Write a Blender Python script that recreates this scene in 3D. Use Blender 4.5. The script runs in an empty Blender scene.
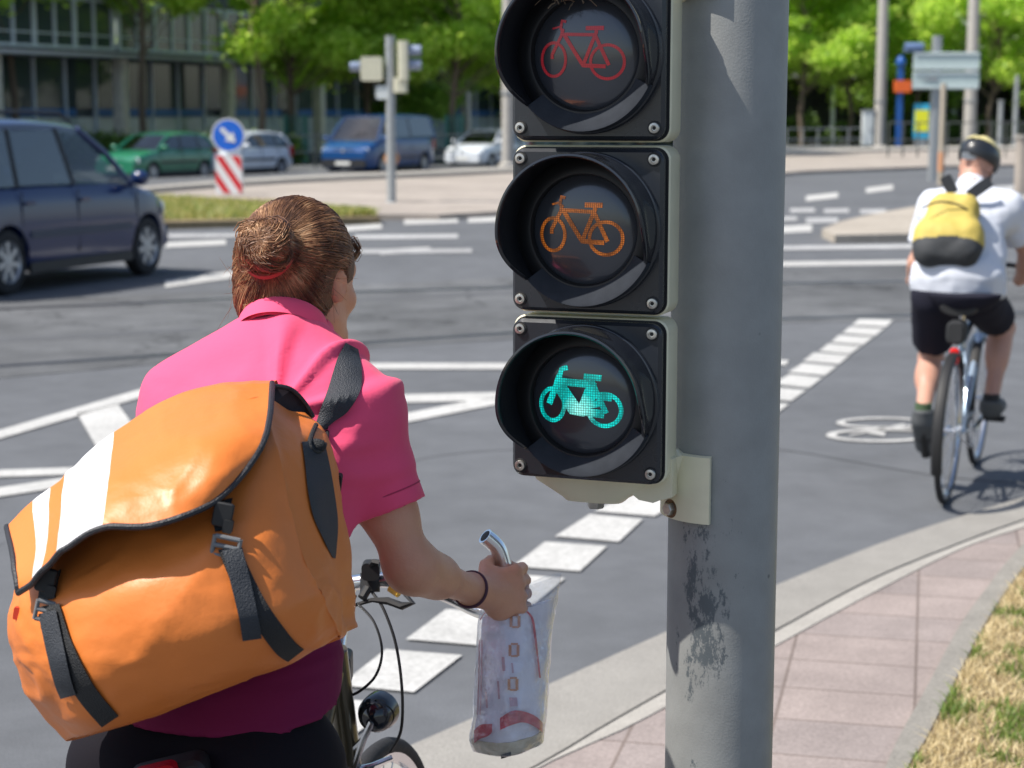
import bpy, bmesh, math, random
import numpy as np
from mathutils import Vector, Matrix, noise
from mathutils.bvhtree import BVHTree
R = math.radians
random.seed(7); rng = np.random.default_rng(7)
scene = bpy.context.scene
col = scene.collection
# ------------------------------------------------------------ camera
FOC = 1800.0; CAMZ = 1.8; HOR = 115.0
TH = math.atan((384 - HOR) / FOC)
cam = bpy.data.cameras.new('camera'); camo = bpy.data.objects.new('camera', cam); col.objects.link(camo)
camo.location = (0, 0, CAMZ); camo.rotation_euler = (math.pi / 2 - TH, 0, 0)
cam.sensor_width = 36; cam.lens = FOC / 1024 * 36; cam.clip_start = 0.05; cam.clip_end = 2000
cam.dof.use_dof = True; cam.dof.focus_distance = 2.66; cam.dof.aperture_fstop = 6.4
scene.camera = camo
# ------------------------------------------------------------ light
SAZ, SEL = R(-73), R(55)
S = Vector((math.sin(SAZ) * math.cos(SEL), -math.cos(SAZ) * math.cos(SEL), math.sin(SEL)))
w = bpy.data.worlds.new('World'); scene.world = w; w.use_nodes = True
nt = w.node_tree; bg = nt.nodes['Background']; sky = nt.nodes.new('ShaderNodeTexSky')
sky.sky_type = 'NISHITA'; sky.sun_disc = False; sky.sun_elevation = SEL; sky.sun_rotation = math.atan2(S.x, S.y)
sky.air_density = 1.0; sky.dust_density = 1.5; sky.ozone_density = 1.0
nt.links.new(sky.outputs[0], bg.inputs[0]); bg.inputs[1].default_value = 0.105
sl = bpy.data.lights.new('sun', 'SUN'); sl.energy = 4.6; sl.angle = R(0.53); sl.color = (1.0, 0.955, 0.88)
so = bpy.data.objects.new('sun', sl); col.objects.link(so); so.rotation_euler = S.to_track_quat('Z', 'Y').to_euler(); so.location = (-10, -10, 20)
scene.view_settings.view_transform = 'Standard'; scene.view_settings.look = 'None'
scene.view_settings.exposure = 0.54; scene.view_settings.gamma = 1
# ------------------------------------------------------------ helpers
FW = Vector((0, math.cos(TH), -math.sin(TH))); UP = Vector((0, math.sin(TH), math.cos(TH))); RT = Vector((1, 0, 0)); CAM = Vector((0, 0, CAMZ))
def ray(px, py): return FW + RT * ((px - 512) / FOC) - UP * ((py - 384) / FOC)
def P(px, py, d): return CAM + ray(px, py) * d
def G(px, py, z=0.0):
    r = ray(px, py); return CAM + r * ((z - CAMZ) / r.z)
def wm(o):
    m = o.matrix_basis.copy(); p = o.parent
    while p: m = p.matrix_basis @ m; p = p.parent
    return m
def tag(o, label=None, cat=None, group=None, kind=None):
    if label: o['label'] = label
    if cat: o['category'] = cat
    if group: o['group'] = group
    if kind: o['kind'] = kind
    return o
def empty(name, loc, rz=0.0, label=None, cat=None, group=None):
    o = bpy.data.objects.new(name, None); o.empty_display_size = .1; col.objects.link(o)
    o.location = loc; o.rotation_euler = (0, 0, rz); return tag(o, label, cat, group)
def copy_tree(o, parent=None):
    c = o.copy(); col.objects.link(c); c.parent = parent
    for ch in [x for x in bpy.data.objects if x.parent == o]: copy_tree(ch, c)
    return c
def link_mesh(me, name, mats, parent=None, smooth=True, sharp=40, keep=False):
    """vertices are world coordinates; made local to the parent, or to the base centre of the thing"""
    o = bpy.data.objects.new(name, me); col.objects.link(o)
    for m in (mats if isinstance(mats, (list, tuple)) else [mats]): me.materials.append(m)
    if parent:
        o.parent = parent; me.transform(wm(parent).inverted())
    elif not keep and len(me.vertices):
        co = np.empty(len(me.vertices) * 3); me.vertices.foreach_get('co', co); co = co.reshape(-1, 3)
        b = Vector(((co[:, 0].min() + co[:, 0].max()) / 2, (co[:, 1].min() + co[:, 1].max()) / 2, co[:, 2].min()))
        me.transform(Matrix.Translation(-b)); o.location = b
    if smooth:
        me.polygons.foreach_set('use_smooth', [True] * len(me.polygons))
        if sharp and sharp < 180: me.set_sharp_from_angle(angle=R(sharp))
    me.update(); return o
def frame_z(d, hint=Vector((0, 0, 1))):
    d = d.normalized()
    if abs(d.dot(hint)) > .98: hint = Vector((0, 1, 0))
    a = d.cross(hint).normalized(); return a, a.cross(d).normalized()
def catmull(pts, n, cyc=False):
    pts = [np.array(p, float) for p in pts]; out = []; N = len(pts)
    segs = N if cyc else N - 1
    for i in range(segs):
        g = (lambda k: pts[k % N]) if cyc else (lambda k: pts[min(max(k, 0), N - 1)])
        p0, p1, p2, p3 = g(i - 1), g(i), g(i + 1), g(i + 2)
        for j in range(n):
            t = j / n
            out.append(.5 * (2 * p1 + (p2 - p0) * t + (2 * p0 - 5 * p1 + 4 * p2 - p3) * t * t + (3 * p1 - p0 - 3 * p2 + p3) * t ** 3))
    if not cyc: out.append(pts[-1])
    return out
class MB:
    def __init__(s, M=None): s.v = []; s.f = []; s.mi = []; s.M = M
    def add(s, vs, fs, mi=0):
        b = len(s.v)
        s.v += [(s.M @ Vector(v)) if s.M is not None else Vector(v) for v in vs]
        s.f += [tuple(i + b for i in f) for f in fs]; s.mi += [mi] * len(fs); return s
    def box(s, c, size, rot=None, mi=0):
        hx, hy, hz = size[0] / 2, size[1] / 2, size[2] / 2; c = Vector(c)
        vs = [Vector((x, y, z)) for x in (-hx, hx) for y in (-hy, hy) for z in (-hz, hz)]
        if rot is not None: vs = [rot @ v for v in vs]
        return s.add([c + v for v in vs], [(0, 1, 3, 2), (4, 6, 7, 5), (0, 4, 5, 1), (2, 3, 7, 6), (0, 2, 6, 4), (1, 5, 7, 3)], mi)
    def rbox(s, c, size, r, rot=None, n=4, axis='y', mi=0, bev=0.0):
        """rounded-corner slab, corners rounded about the given axis, optional edge bevel"""
        a, b, t = {'y': (size[0], size[2], size[1]), 'z': (size[0], size[1], size[2]), 'x': (size[1], size[2], size[0])}[axis]
        def ring(off, h):
            out = []
            rr = max(r - off, 1e-4)
            for (cx, cy, a0) in ((a / 2 - r, b / 2 - r, 0), (-a / 2 + r, b / 2 - r, 90), (-a / 2 + r, -b / 2 + r, 180), (a / 2 - r, -b / 2 + r, 270)):
                for k in range(n + 1):
                    an = R(a0 + 90 * k / n); out.append((cx + rr * math.cos(an), cy + rr * math.sin(an), h))
            return out
        rings = [ring(bev, -t / 2), ring(0, -t / 2 + bev), ring(0, t / 2 - bev), ring(bev, t / 2)] if bev else [ring(0, -t / 2), ring(0, t / 2)]
        vs = []
        for rg in rings:
            for (x, y, z) in rg:
                v = {'y': Vector((x, z, y)), 'z': Vector((x, y, z)), 'x': Vector((z, x, y))}[axis]
                if rot is not None: v = rot @ v
                vs.append(Vector(c) + v)
        m = len(rings[0]); fs = [tuple(range(m))[::-1], tuple((len(rings) - 1) * m + i for i in range(m))]
        for q in range(len(rings) - 1):
            fs += [(q * m + i, q * m + (i + 1) % m, (q + 1) * m + (i + 1) % m, (q + 1) * m + i) for i in range(m)]
        return s.add(vs, fs, mi)
    def tube(s, pts, r, n=8, caps=True, mi=0, flat=None, cyc=False):
        pts = [Vector(p) for p in pts]; m = len(pts)
        rs = r if isinstance(r, (list, tuple)) else [r] * m
        vs = []; fs = []; hint = Vector((0, 0, 1))
        t0 = (pts[1] - pts[0]).normalized(); a, b = frame_z(t0, Vector((0.01, 0.02, 1)))
        for i in range(m):
            if cyc: t = pts[(i + 1) % m] - pts[i - 1]
            else: t = pts[min(i + 1, m - 1)] - pts[max(i - 1, 0)]
            t = t.normalized(); a = (a - t * a.dot(t)).normalized(); b = t.cross(a)
            for k in range(n):
                an = 2 * math.pi * k / n; vs.append(pts[i] + (a * math.cos(an) + b * math.sin(an)) * rs[i])
        for i in range(m if cyc else m - 1):
            j = (i + 1) % m
            fs += [(i * n + k, i * n + (k + 1) % n, j * n + (k + 1) % n, j * n + k) for k in range(n)]
        if caps and not cyc: fs += [tuple(range(n))[::-1], tuple((m - 1) * n + k for k in range(n))]
        return s.add(vs, fs, mi)
    def lathe(s, c, axis, prof, n=32, mi=0, close=False, a0=0, a1=360):
        """prof: (radius, distance along axis)"""
        c = Vector(c); axis = Vector(axis).normalized(); a, b = frame_z(axis)
        full = abs(a1 - a0) >= 360; m = n if full else n + 1
        vs = []; fs = []
        for (r, h) in prof:
            for k in range(m):
                an = R(a0 + (a1 - a0) * k / n); vs.append(c + axis * h + (a * math.cos(an) + b * math.sin(an)) * max(r, 1e-5))
        L = len(prof)
        for i in range(L - 1 if not close else L):
            j = (i + 1) % L
            for k in range(n):
                k2 = (k + 1) % m; fs.append((i * m + k, i * m + k2, j * m + k2, j * m + k))
        return s.add(vs, fs, mi)
    def ell(s, c, rad, rot=None, n=16, m=10, mi=0):
        c = Vector(c); vs = []; fs = []
        for i in range(m + 1):
            th = math.pi * i / m
            for k in range(n):
                ph = 2 * math.pi * k / n
                v = Vector((rad[0] * math.sin(th) * math.cos(ph), rad[1] * math.sin(th) * math.sin(ph), rad[2] * math.cos(th)))
                if rot is not None: v = rot @ v
                vs.append(c + v)
        for i in range(m):
            fs += [(i * n + k, (i + 1) * n + k, (i + 1) * n + (k + 1) % n, i * n + (k + 1) % n) for k in range(n)]
        return s.add(vs, fs, mi)
    def prism(s, poly, off, mi=0, mi_side=None):
        """poly: list of points (one planar ring); off: extrusion vector"""
        m = len(poly); off = Vector(off); vs = [Vector(p) for p in poly] + [Vector(p) + off for p in poly]
        s.add(vs, [tuple(range(m)), tuple(range(2 * m - 1, m - 1, -1))] + [(i, i + m, (i + 1) % m + m, (i + 1) % m) for i in range(m)], mi)
        return s
    def grid(s, rows, mi=0, cyc=False, uvmi=None):
        nr, nc = len(rows), len(rows[0]); vs = [p for r_ in rows for p in r_]; fs = []; b = len(s.v)
        s.v += [(s.M @ Vector(v)) if s.M is not None else Vector(v) for v in vs]
        for i in range(nr - 1):
            for j in range(nc if cyc else nc - 1):
                j2 = (j + 1) % nc
                s.f.append((b + i * nc + j, b + i * nc + j2, b + (i + 1) * nc + j2, b + (i + 1) * nc + j)); s.mi.append(uvmi(i, j) if uvmi else mi)
        return s
    def mesh(s, name='mesh', fix=True):
        me = bpy.data.meshes.new(name); me.from_pydata([tuple(v) for v in s.v], [], s.f)
        me.polygons.foreach_set('material_index', s.mi)
        if fix:
            bm = bmesh.new(); bm.from_mesh(me); bmesh.ops.remove_doubles(bm, verts=bm.verts, dist=1e-6)
            bmesh.ops.recalc_face_normals(bm, faces=bm.faces); bm.to_mesh(me); bm.free()
        return me
    def build(s, name, mats, parent=None, smooth=True, sharp=40, fix=True):
        return link_mesh(s.mesh(name, fix), name, mats, parent, smooth, sharp)
# ------------------------------------------------------------ materials
def mat(name, c, rough=.5, metal=0, spec=.5, var=0, vs=8, bump=0, bs=40, coat=0, emit=None, es=1, c2=None, detail=4, rv=0, coord='Object', stretch=None, sheen=0):
    m = bpy.data.materials.new(name); m.use_nodes = True; n = m.node_tree.nodes; l = m.node_tree.links
    b = n['Principled BSDF']; b.inputs['Base Color'].default_value = (*c, 1); b.inputs['Roughness'].default_value = rough
    b.inputs['Metallic'].default_value = metal; b.inputs['Specular IOR Level'].default_value = spec
    if coat: b.inputs['Coat Weight'].default_value = coat; b.inputs['Coat Roughness'].default_value = .05
    if sheen: b.inputs['Sheen Weight'].default_value = sheen
    tc = n.new('ShaderNodeTexCoord'); src = tc.outputs[coord]
    if stretch:
        mp = n.new('ShaderNodeMapping'); mp.inputs['Scale'].default_value = stretch; l.new(src, mp.inputs[0]); src = mp.outputs[0]
    if var or c2 or rv:
        t = n.new('ShaderNodeTexNoise'); t.inputs['Scale'].default_value = vs; t.inputs['Detail'].default_value = detail; t.inputs['Roughness'].default_value = .6
        l.new(src, t.inputs['Vector'])
        if var or c2:
            r = n.new('ShaderNodeValToRGB'); l.new(t.outputs[0], r.inputs[0])
            r.color_ramp.elements[0].position = .32; r.color_ramp.elements[1].position = .68
            ca = tuple(x * (1 - var) for x in c); cb = c2 if c2 else tuple(min(x * (1 + var), 1) for x in c)
            r.color_ramp.elements[0].color = (*ca, 1); r.color_ramp.elements[1].color = (*cb, 1); l.new(r.outputs[0], b.inputs['Base Color'])
        if rv:
            mr = n.new('ShaderNodeMapRange'); mr.inputs['To Min'].default_value = max(rough - rv, .02); mr.inputs['To Max'].default_value = min(rough + rv, 1)
            l.new(t.outputs[0], mr.inputs[0]); l.new(mr.outputs[0], b.inputs['Roughness'])
    if bump:
        t2 = n.new('ShaderNodeTexNoise'); t2.inputs['Scale'].default_value = bs; t2.inputs['Detail'].default_value = 5; l.new(src, t2.inputs['Vector'])
        bp = n.new('ShaderNodeBump'); bp.inputs['Strength'].default_value = bump; bp.inputs['Distance'].default_value = .01
        l.new(t2.outputs[0], bp.inputs['Height']); l.new(bp.outputs[0], b.inputs['Normal'])
    if emit: b.inputs['Emission Color'].default_value = (*emit, 1); b.inputs['Emission Strength'].default_value = es
    return m
def bsdf(m): return m.node_tree.nodes['Principled BSDF']
def leaf_mat(name, ca, cb, cc, trans=.45):
    m = bpy.data.materials.new(name); m.use_nodes = True; n = m.node_tree.nodes; l = m.node_tree.links
    b = n['Principled BSDF']; out = n['Material Output']; g = n.new('ShaderNodeNewGeometry'); r = n.new('ShaderNodeValToRGB')
    r.color_ramp.elements[0].color = (*ca, 1); r.color_ramp.elements[1].color = (*cc, 1); e = r.color_ramp.elements.new(.5); e.color = (*cb, 1)
    l.new(g.outputs['Random Per Island'], r.inputs[0]); l.new(r.outputs[0], b.inputs['Base Color']); b.inputs['Roughness'].default_value = .5
    tr = n.new('ShaderNodeBsdfTranslucent'); mx = n.new('ShaderNodeMixShader'); mx.inputs[0].default_value = trans
    hs = n.new('ShaderNodeHueSaturation'); hs.inputs['Value'].default_value = 1.3; hs.inputs['Hue'].default_value = .485; l.new(r.outputs[0], hs.inputs['Color']); l.new(hs.outputs[0], tr.inputs[0])
    l.new(b.outputs[0], mx.inputs[1]); l.new(tr.outputs[0], mx.inputs[2]); l.new(mx.outputs[0], out.inputs[0]); return m
def glass_mat(name, tint, fac=.35, rough=.02):
    m = bpy.data.materials.new(name); m.use_nodes = True; n = m.node_tree.nodes; l = m.node_tree.links
    out = n['Material Output']; n.remove(n['Principled BSDF'])
    gl = n.new('ShaderNodeBsdfGlossy'); gl.inputs['Roughness'].default_value = rough
    tr = n.new('ShaderNodeBsdfTransparent'); tr.inputs[0].default_value = (*tint, 1); lw = n.new('ShaderNodeLayerWeight'); lw.inputs[0].default_value = .5; fr = n.new('ShaderNodeMath'); fr.operation = 'POWER'; fr.inputs[1].default_value = 4; l.new(lw.outputs['Facing'], fr.inputs[0])
    ad = n.new('ShaderNodeMath'); ad.operation = 'ADD'; ad.inputs[1].default_value = fac; ad.use_clamp = True; l.new(fr.outputs[0], ad.inputs[0])
    mx = n.new('ShaderNodeMixShader'); l.new(ad.outputs[0], mx.inputs[0]); l.new(tr.outputs[0], mx.inputs[1]); l.new(gl.outputs[0], mx.inputs[2]); l.new(mx.outputs[0], out.inputs[0]); return m
# ------------------------------------------------------------ signed distance modelling (surface nets)
class SDF:
    def __init__(s, lo, hi, h):
        s.lo = np.array(lo, float); s.h = h; s.n = np.ceil((np.array(hi) - s.lo) / h).astype(int) + 1
        s.F = np.full(s.n, 1.0, np.float32)
    def _sub(s, lo, hi):
        a = np.clip(np.floor((lo - s.lo) / s.h).astype(int), 0, s.n - 1); b = np.clip(np.ceil((hi - s.lo) / s.h).astype(int) + 1, 1, s.n)
        if np.any(b <= a): return None
        ax = [s.lo[i] + s.h * np.arange(a[i], b[i]) for i in range(3)]
        X, Y, Z = np.meshgrid(*ax, indexing='ij'); return (slice(a[0], b[0]), slice(a[1], b[1]), slice(a[2], b[2])), X, Y, Z
    def _put(s, sl_, d, k, op):
        F = s.F[sl_]
        if op == 'add':
            if k > 0:
                q = np.maximum(k - np.abs(F - d), 0) / k; s.F[sl_] = np.minimum(F, d) - q * q * k * .25
            else: s.F[sl_] = np.minimum(F, d)
        else: s.F[sl_] = np.maximum(F, -d)
    def cap(s, p0, p1, r0, r1=None, k=.02, flat=None, op='add'):
        r1 = r0 if r1 is None else r1; p0 = np.array(p0); p1 = np.array(p1); m = max(r0, r1) * (1.0 if flat is None else max(1, 1 / flat[1])) + k + 3 * s.h
        q = s._sub(np.minimum(p0, p1) - m, np.maximum(p0, p1) + m)
        if q is None: return s
        sl_, X, Y, Z = q; d = p1 - p0; L = max(d @ d, 1e-9)
        t = np.clip(((X - p0[0]) * d[0] + (Y - p0[1]) * d[1] + (Z - p0[2]) * d[2]) / L, 0, 1)
        vx, vy, vz = X - p0[0] - t * d[0], Y - p0[1] - t * d[1], Z - p0[2] - t * d[2]
        if flat is not None:
            a = np.array(flat[0], float); a /= np.linalg.norm(a); q2 = (vx * a[0] + vy * a[1] + vz * a[2]) * (flat[1] - 1)
            vx, vy, vz = vx + q2 * a[0], vy + q2 * a[1], vz + q2 * a[2]
        s._put(sl_, np.sqrt(vx * vx + vy * vy + vz * vz) - (r0 + (r1 - r0) * t), k, op); return s
    def ell(s, c, rad, axes=None, k=.02, op='add'):
        c = np.array(c); rad = np.array(rad); m = rad.max() + k + 3 * s.h
        q = s._sub(c - m, c + m)
        if q is None: return s
        sl_, X, Y, Z = q; A = np.eye(3) if axes is None else np.array([list(a) for a in axes])
        V = [X - c[0], Y - c[1], Z - c[2]]
        L = [A[i][0] * V[0] + A[i][1] * V[1] + A[i][2] * V[2] for i in range(3)]
        k0 = np.sqrt(sum((L[i] / rad[i]) ** 2 for i in range(3))); k1 = np.sqrt(sum((L[i] / rad[i] ** 2) ** 2 for i in range(3))) + 1e-9
        s._put(sl_, k0 * (k0 - 1) / k1, k, op); return s
    def plane(s, p, nrm, where=None, k=0):
        """cut away everything on the side nrm points to; where = (centre, radius)"""
        lo, hi = (s.lo, s.lo + s.h * s.n) if where is None else (np.array(where[0]) - where[1], np.array(where[0]) + where[1])
        sl_, X, Y, Z = s._sub(lo, hi); nrm = Vector(nrm).normalized()
        d = (X - p[0]) * nrm[0] + (Y - p[1]) * nrm[1] + (Z - p[2]) * nrm[2]
        if where is not None:
            c = where[0]; far = np.sqrt((X - c[0]) ** 2 + (Y - c[1]) ** 2 + (Z - c[2]) ** 2) - where[1] * .95; d = np.minimum(d, -far)
        s.F[sl_] = np.maximum(s.F[sl_], d); return s
    def arrays(s):
        F = s.F; ins = F < 0; nx, ny, nz = F.shape
        cnt = np.zeros((nx - 1, ny - 1, nz - 1), np.int8)
        for a in (0, 1):
            for b in (0, 1):
                for c in (0, 1): cnt += ins[a:nx - 1 + a, b:ny - 1 + b, c:nz - 1 + c]
        act = (cnt > 0) & (cnt < 8); idx = np.full(act.shape, -1, np.int64); I = np.argwhere(act); idx[act] = np.arange(len(I))
        pos = np.zeros((len(I), 3)); wt = np.zeros(len(I))
        corners = [(a, b, c) for a in (0, 1) for b in (0, 1) for c in (0, 1)]
        for ca in corners:
            for ax in range(3):
                if ca[ax]: continue
                cb = list(ca); cb[ax] = 1
                fa = F[I[:, 0] + ca[0], I[:, 1] + ca[1], I[:, 2] + ca[2]]; fb = F[I[:, 0] + cb[0], I[:, 1] + cb[1], I[:, 2] + cb[2]]
                m = (fa < 0) != (fb < 0); t = np.where(m, fa / np.where(m, fa - fb, 1), 0)
                p = np.tile(np.array(ca, float), (len(I), 1)); p[:, ax] += t
                pos += p * m[:, None]; wt += m
        pos = (I + pos / wt[:, None]) * s.h + s.lo
        Q = []
        for ax in range(3):
            sh = [slice(None)] * 3; sh2 = [slice(None)] * 3; sh[ax] = slice(0, -1); sh2[ax] = slice(1, None)
            E = np.argwhere(ins[tuple(sh)] != ins[tuple(sh2)]); o = [i for i in range(3) if i != ax]
            E = E[(E[:, o[0]] > 0) & (E[:, o[1]] > 0) & (E[:, o[0]] < F.shape[o[0]] - 1) & (E[:, o[1]] < F.shape[o[1]] - 1)]
            def g(da, db):
                e = E.copy(); e[:, o[0]] += da; e[:, o[1]] += db; return idx[e[:, 0], e[:, 1], e[:, 2]]
            q = np.stack([g(-1, -1), g(0, -1), g(0, 0), g(-1, 0)], 1)
            flip = ins[E[:, 0], E[:, 1], E[:, 2]]
            if ax == 1: flip = ~flip
            q[~flip] = q[~flip][:, ::-1]; Q.append(q)
        return pos, np.concatenate(Q)
    def mesh(s, name, smooth=2, disp=None):
        v, f = s.arrays()
        if disp is not None:
            me = quads(name, v, f); nr = np.empty(len(v) * 3); me.vertices.foreach_get('normal', nr); nr = nr.reshape(-1, 3)
            e = np.array([disp(Vector(p)) for p in v]); v = v + nr * e[:, None]; bpy.data.meshes.remove(me)
        for _ in range(smooth):
            acc = np.zeros_like(v); n = np.zeros(len(v))
            for a, b in ((0, 1), (1, 2), (2, 3), (3, 0)):
                np.add.at(acc, f[:, a], v[f[:, b]]); np.add.at(acc, f[:, b], v[f[:, a]]); np.add.at(n, f[:, a], 1); np.add.at(n, f[:, b], 1)
            v = v * .5 + .5 * acc / np.maximum(n, 1)[:, None]
        return quads(name, v, f)
def quads(name, v, f):
    me = bpy.data.meshes.new(name); me.vertices.add(len(v)); me.vertices.foreach_set('co', np.asarray(v, np.float32).ravel())
    k = f.shape[1]
    me.loops.add(len(f) * k); me.loops.foreach_set('vertex_index', f.astype(np.int32).ravel()); me.polygons.add(len(f))
    me.polygons.foreach_set('loop_start', np.arange(0, len(f) * k, k, dtype=np.int32))
    try: me.polygons.foreach_set('loop_total', np.full(len(f), k, np.int32))
    except Exception: pass
    me.update(calc_edges=True); me.validate(); return me
# ------------------------------------------------------------ setting: ground and roads
def ground_mat(name, c, var, s1, fine, finev, bump=.3, big=.35, rough=.9, cracks=False):
    m = bpy.data.materials.new(name); m.use_nodes = True; n = m.node_tree.nodes; l = m.node_tree.links; b = n['Principled BSDF']
    b.inputs['Roughness'].default_value = rough; b.inputs['Specular IOR Level'].default_value = .3
    tc = n.new('ShaderNodeNewGeometry')
    def nz(scale, det=4):
        t = n.new('ShaderNodeTexNoise'); t.inputs['Scale'].default_value = scale; t.inputs['Detail'].default_value = det; t.inputs['Roughness'].default_value = .65; l.new(tc.outputs['Position'], t.inputs['Vector']); return t
    def mr(src, a, b_, f0=.25, f1=.75):
        r = n.new('ShaderNodeMapRange'); r.inputs['From Min'].default_value = f0; r.inputs['From Max'].default_value = f1; r.inputs['To Min'].default_value = a; r.inputs['To Max'].default_value = b_; l.new(src, r.inputs[0]); return r
    t1 = nz(big); t2 = nz(s1); t3 = nz(fine, 2)
    a = mr(t1.outputs[0], 1 - var, 1 + var); c_ = mr(t2.outputs[0], 1 - var, 1 + var); d = mr(t3.outputs[0], 1 - finev, 1 + finev)
    m1 = n.new('ShaderNodeMath'); m1.operation = 'MULTIPLY'; l.new(a.outputs[0], m1.inputs[0]); l.new(c_.outputs[0], m1.inputs[1])
    m2 = n.new('ShaderNodeMath'); m2.operation = 'MULTIPLY'; l.new(m1.outputs[0], m2.inputs[0]); l.new(d.outputs[0], m2.inputs[1])
    last = m2
    if cracks:
        v = n.new('ShaderNodeTexVoronoi'); v.feature = 'DISTANCE_TO_EDGE'; v.inputs['Scale'].default_value = .55
        mp = n.new('ShaderNodeVectorMath'); mp.operation = 'ADD'; sc = n.new('ShaderNodeVectorMath'); sc.operation = 'SCALE'; sc.inputs['Scale'].default_value = .8; l.new(t2.outputs['Color'], sc.inputs[0]); l.new(sc.outputs[0], mp.inputs[0]); l.new(tc.outputs['Position'], mp.inputs[1]); l.new(mp.outputs[0], v.inputs['Vector'])
        cr = mr(v.outputs['Distance'], .62, 1, 0.004, .02); m3 = n.new('ShaderNodeMath'); m3.operation = 'MULTIPLY'; l.new(last.outputs[0], m3.inputs[0]); l.new(cr.outputs[0], m3.inputs[1]); last = m3
    vm = n.new('ShaderNodeVectorMath'); vm.operation = 'SCALE'; vm.inputs[0].default_value = c; l.new(last.outputs[0], vm.inputs['Scale']); l.new(vm.outputs[0], b.inputs['Base Color'])
    bp = n.new('ShaderNodeBump'); bp.inputs['Strength'].default_value = bump; bp.inputs['Distance'].default_value = .006; l.new(t3.outputs[0], bp.inputs['Height']); l.new(bp.outputs[0], b.inputs['Normal'])
    return m
m_asph = ground_mat('asphalt', (.112, .117, .126), .15, 3.0, 160, .28)
m_asph_old = ground_mat('old_asphalt', (.106, .109, .113), .30, 1.6, 90, .3, cracks=True)
m_asph_dk = ground_mat('asphalt_patch', (.095, .098, .104), .15, 3.0, 160, .3)
m_conc = ground_mat('gutter_concrete', (.265, .252, .23), .10, 5, 120, .2, .3)
m_kerb = ground_mat('kerb_concrete', (.34, .32, .29), .10, 5, 120, .2, .3)
m_edge = ground_mat('edging_concrete', (.24, .225, .2), .15, 7, 120, .25, .3)
m_pave = ground_mat('pale_paving', (.33, .29, .255), .18, .8, 12, .12, .2)
m_soil = ground_mat('dry_soil', (.22, .17, .10), .25, 6, 60, .4, .4)
m_verge = ground_mat('verge_soil', (.10, .095, .055), .3, 1, 20, .4, .4)
m_paint = ground_mat('road_paint', (.44, .435, .42), .13, 5, 60, .24, .15)
m_paint_old = ground_mat('worn_road_paint', (.36, .36, .36), .2, 5, 40, .3, .15)
m_rail = mat('rail_steel', (.05, .05, .055), .45, .6)
def sheet(name, poly, z, m, kind='structure', thick=0):
    mb = MB(); pts = [G(x, y, z) for x, y in poly]
    if thick: mb.prism(pts, (0, 0, -thick))
    else: mb.add(pts, [tuple(range(len(pts)))])
    o = mb.build(name, m, smooth=False); o['kind'] = kind
    if not thick and o.data.polygons[0].normal.z < 0: o.data.flip_normals()
    return o
mb = MB(); mb.add([(-900, -60, 0), (900, -60, 0), (900, 1500, 0), (-900, 1500, 0)], [(0, 1, 2, 3)])
mb.build('ground', m_asph, smooth=False)['kind'] = 'structure'
# older cracked surface along the tram tracks, crossing the picture
sheet('old_road_surface', [(-900, 300), (60, 298), (300, 288), (520, 277), (800, 268), (1200, 262), (1500, 318), (1024, 318), (800, 322), (520, 338), (250, 355), (0, 378), (-900, 420)], .004, m_asph_old)
for k, (pl, wd) in enumerate([([(-400, 392), (0, 366), (150, 356), (345, 344), (520, 332), (800, 318), (1200, 308)], .07),
                            ([(-400, 352), (0, 340), (60, 337), (200, 329)], .16),
                            ([(-300, 322), (0, 309), (140, 303), (350, 292), (520, 287), (800, 283), (1200, 276)], .09),
                            ([(340, 300), (520, 292), (700, 285)], .2)]):
    pts = [G(x, y, .006) for x, y in pl]; mb = MB()
    rows = [[p + Vector((0, wd, 0)) for p in pts], [p - Vector((0, wd, 0)) for p in pts]]; mb.grid(rows)
    o = mb.build('tram_rail', m_rail if k != 1 else m_asph_dk, smooth=False); o['kind'] = 'structure'
    if k in (1, 3): o.name = 'asphalt_patch'; o.data.materials[0] = m_asph_dk
for k, (pl, wd) in enumerate([([(560, 437), (700, 441), (800, 452), (880, 466), (960, 478), (1060, 484)], .009), ([(380, 470), (440, 455), (520, 449), (620, 452)], .006), ([(-40, 560), (10, 540), (60, 520)], .008)]):
    pts = [G(*catmull(pl, 6)[i], .004) + Vector((0, .02 * noise.noise(Vector((i * .7, k, 0))), 0)) for i in range(len(catmull(pl, 6)))]; mb = MB(); mb.grid([[p + Vector((0, wd, 0)) for p in pts], [p - Vector((0, wd, 0)) for p in pts]])
    mb.build('road_crack', m_asph_dk, smooth=False)['kind'] = 'structure'
def paint(polys, name, m=m_paint, z=.008):
    mb = MB()
    for q in polys: mb.add([G(x, y, z) for x, y in q], [tuple(range(len(q)))])
    o = mb.build(name, m, smooth=False); o['kind'] = 'structure'
    for p in o.data.polygons:
        if p.normal.z < 0: p.flip()
    return o
def line(x0, y0, x1, y1, t): return [(x0, y0 - t / 2), (x1, y1 - t / 2), (x1, y1 + t / 2), (x0, y0 + t / 2)]
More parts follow.
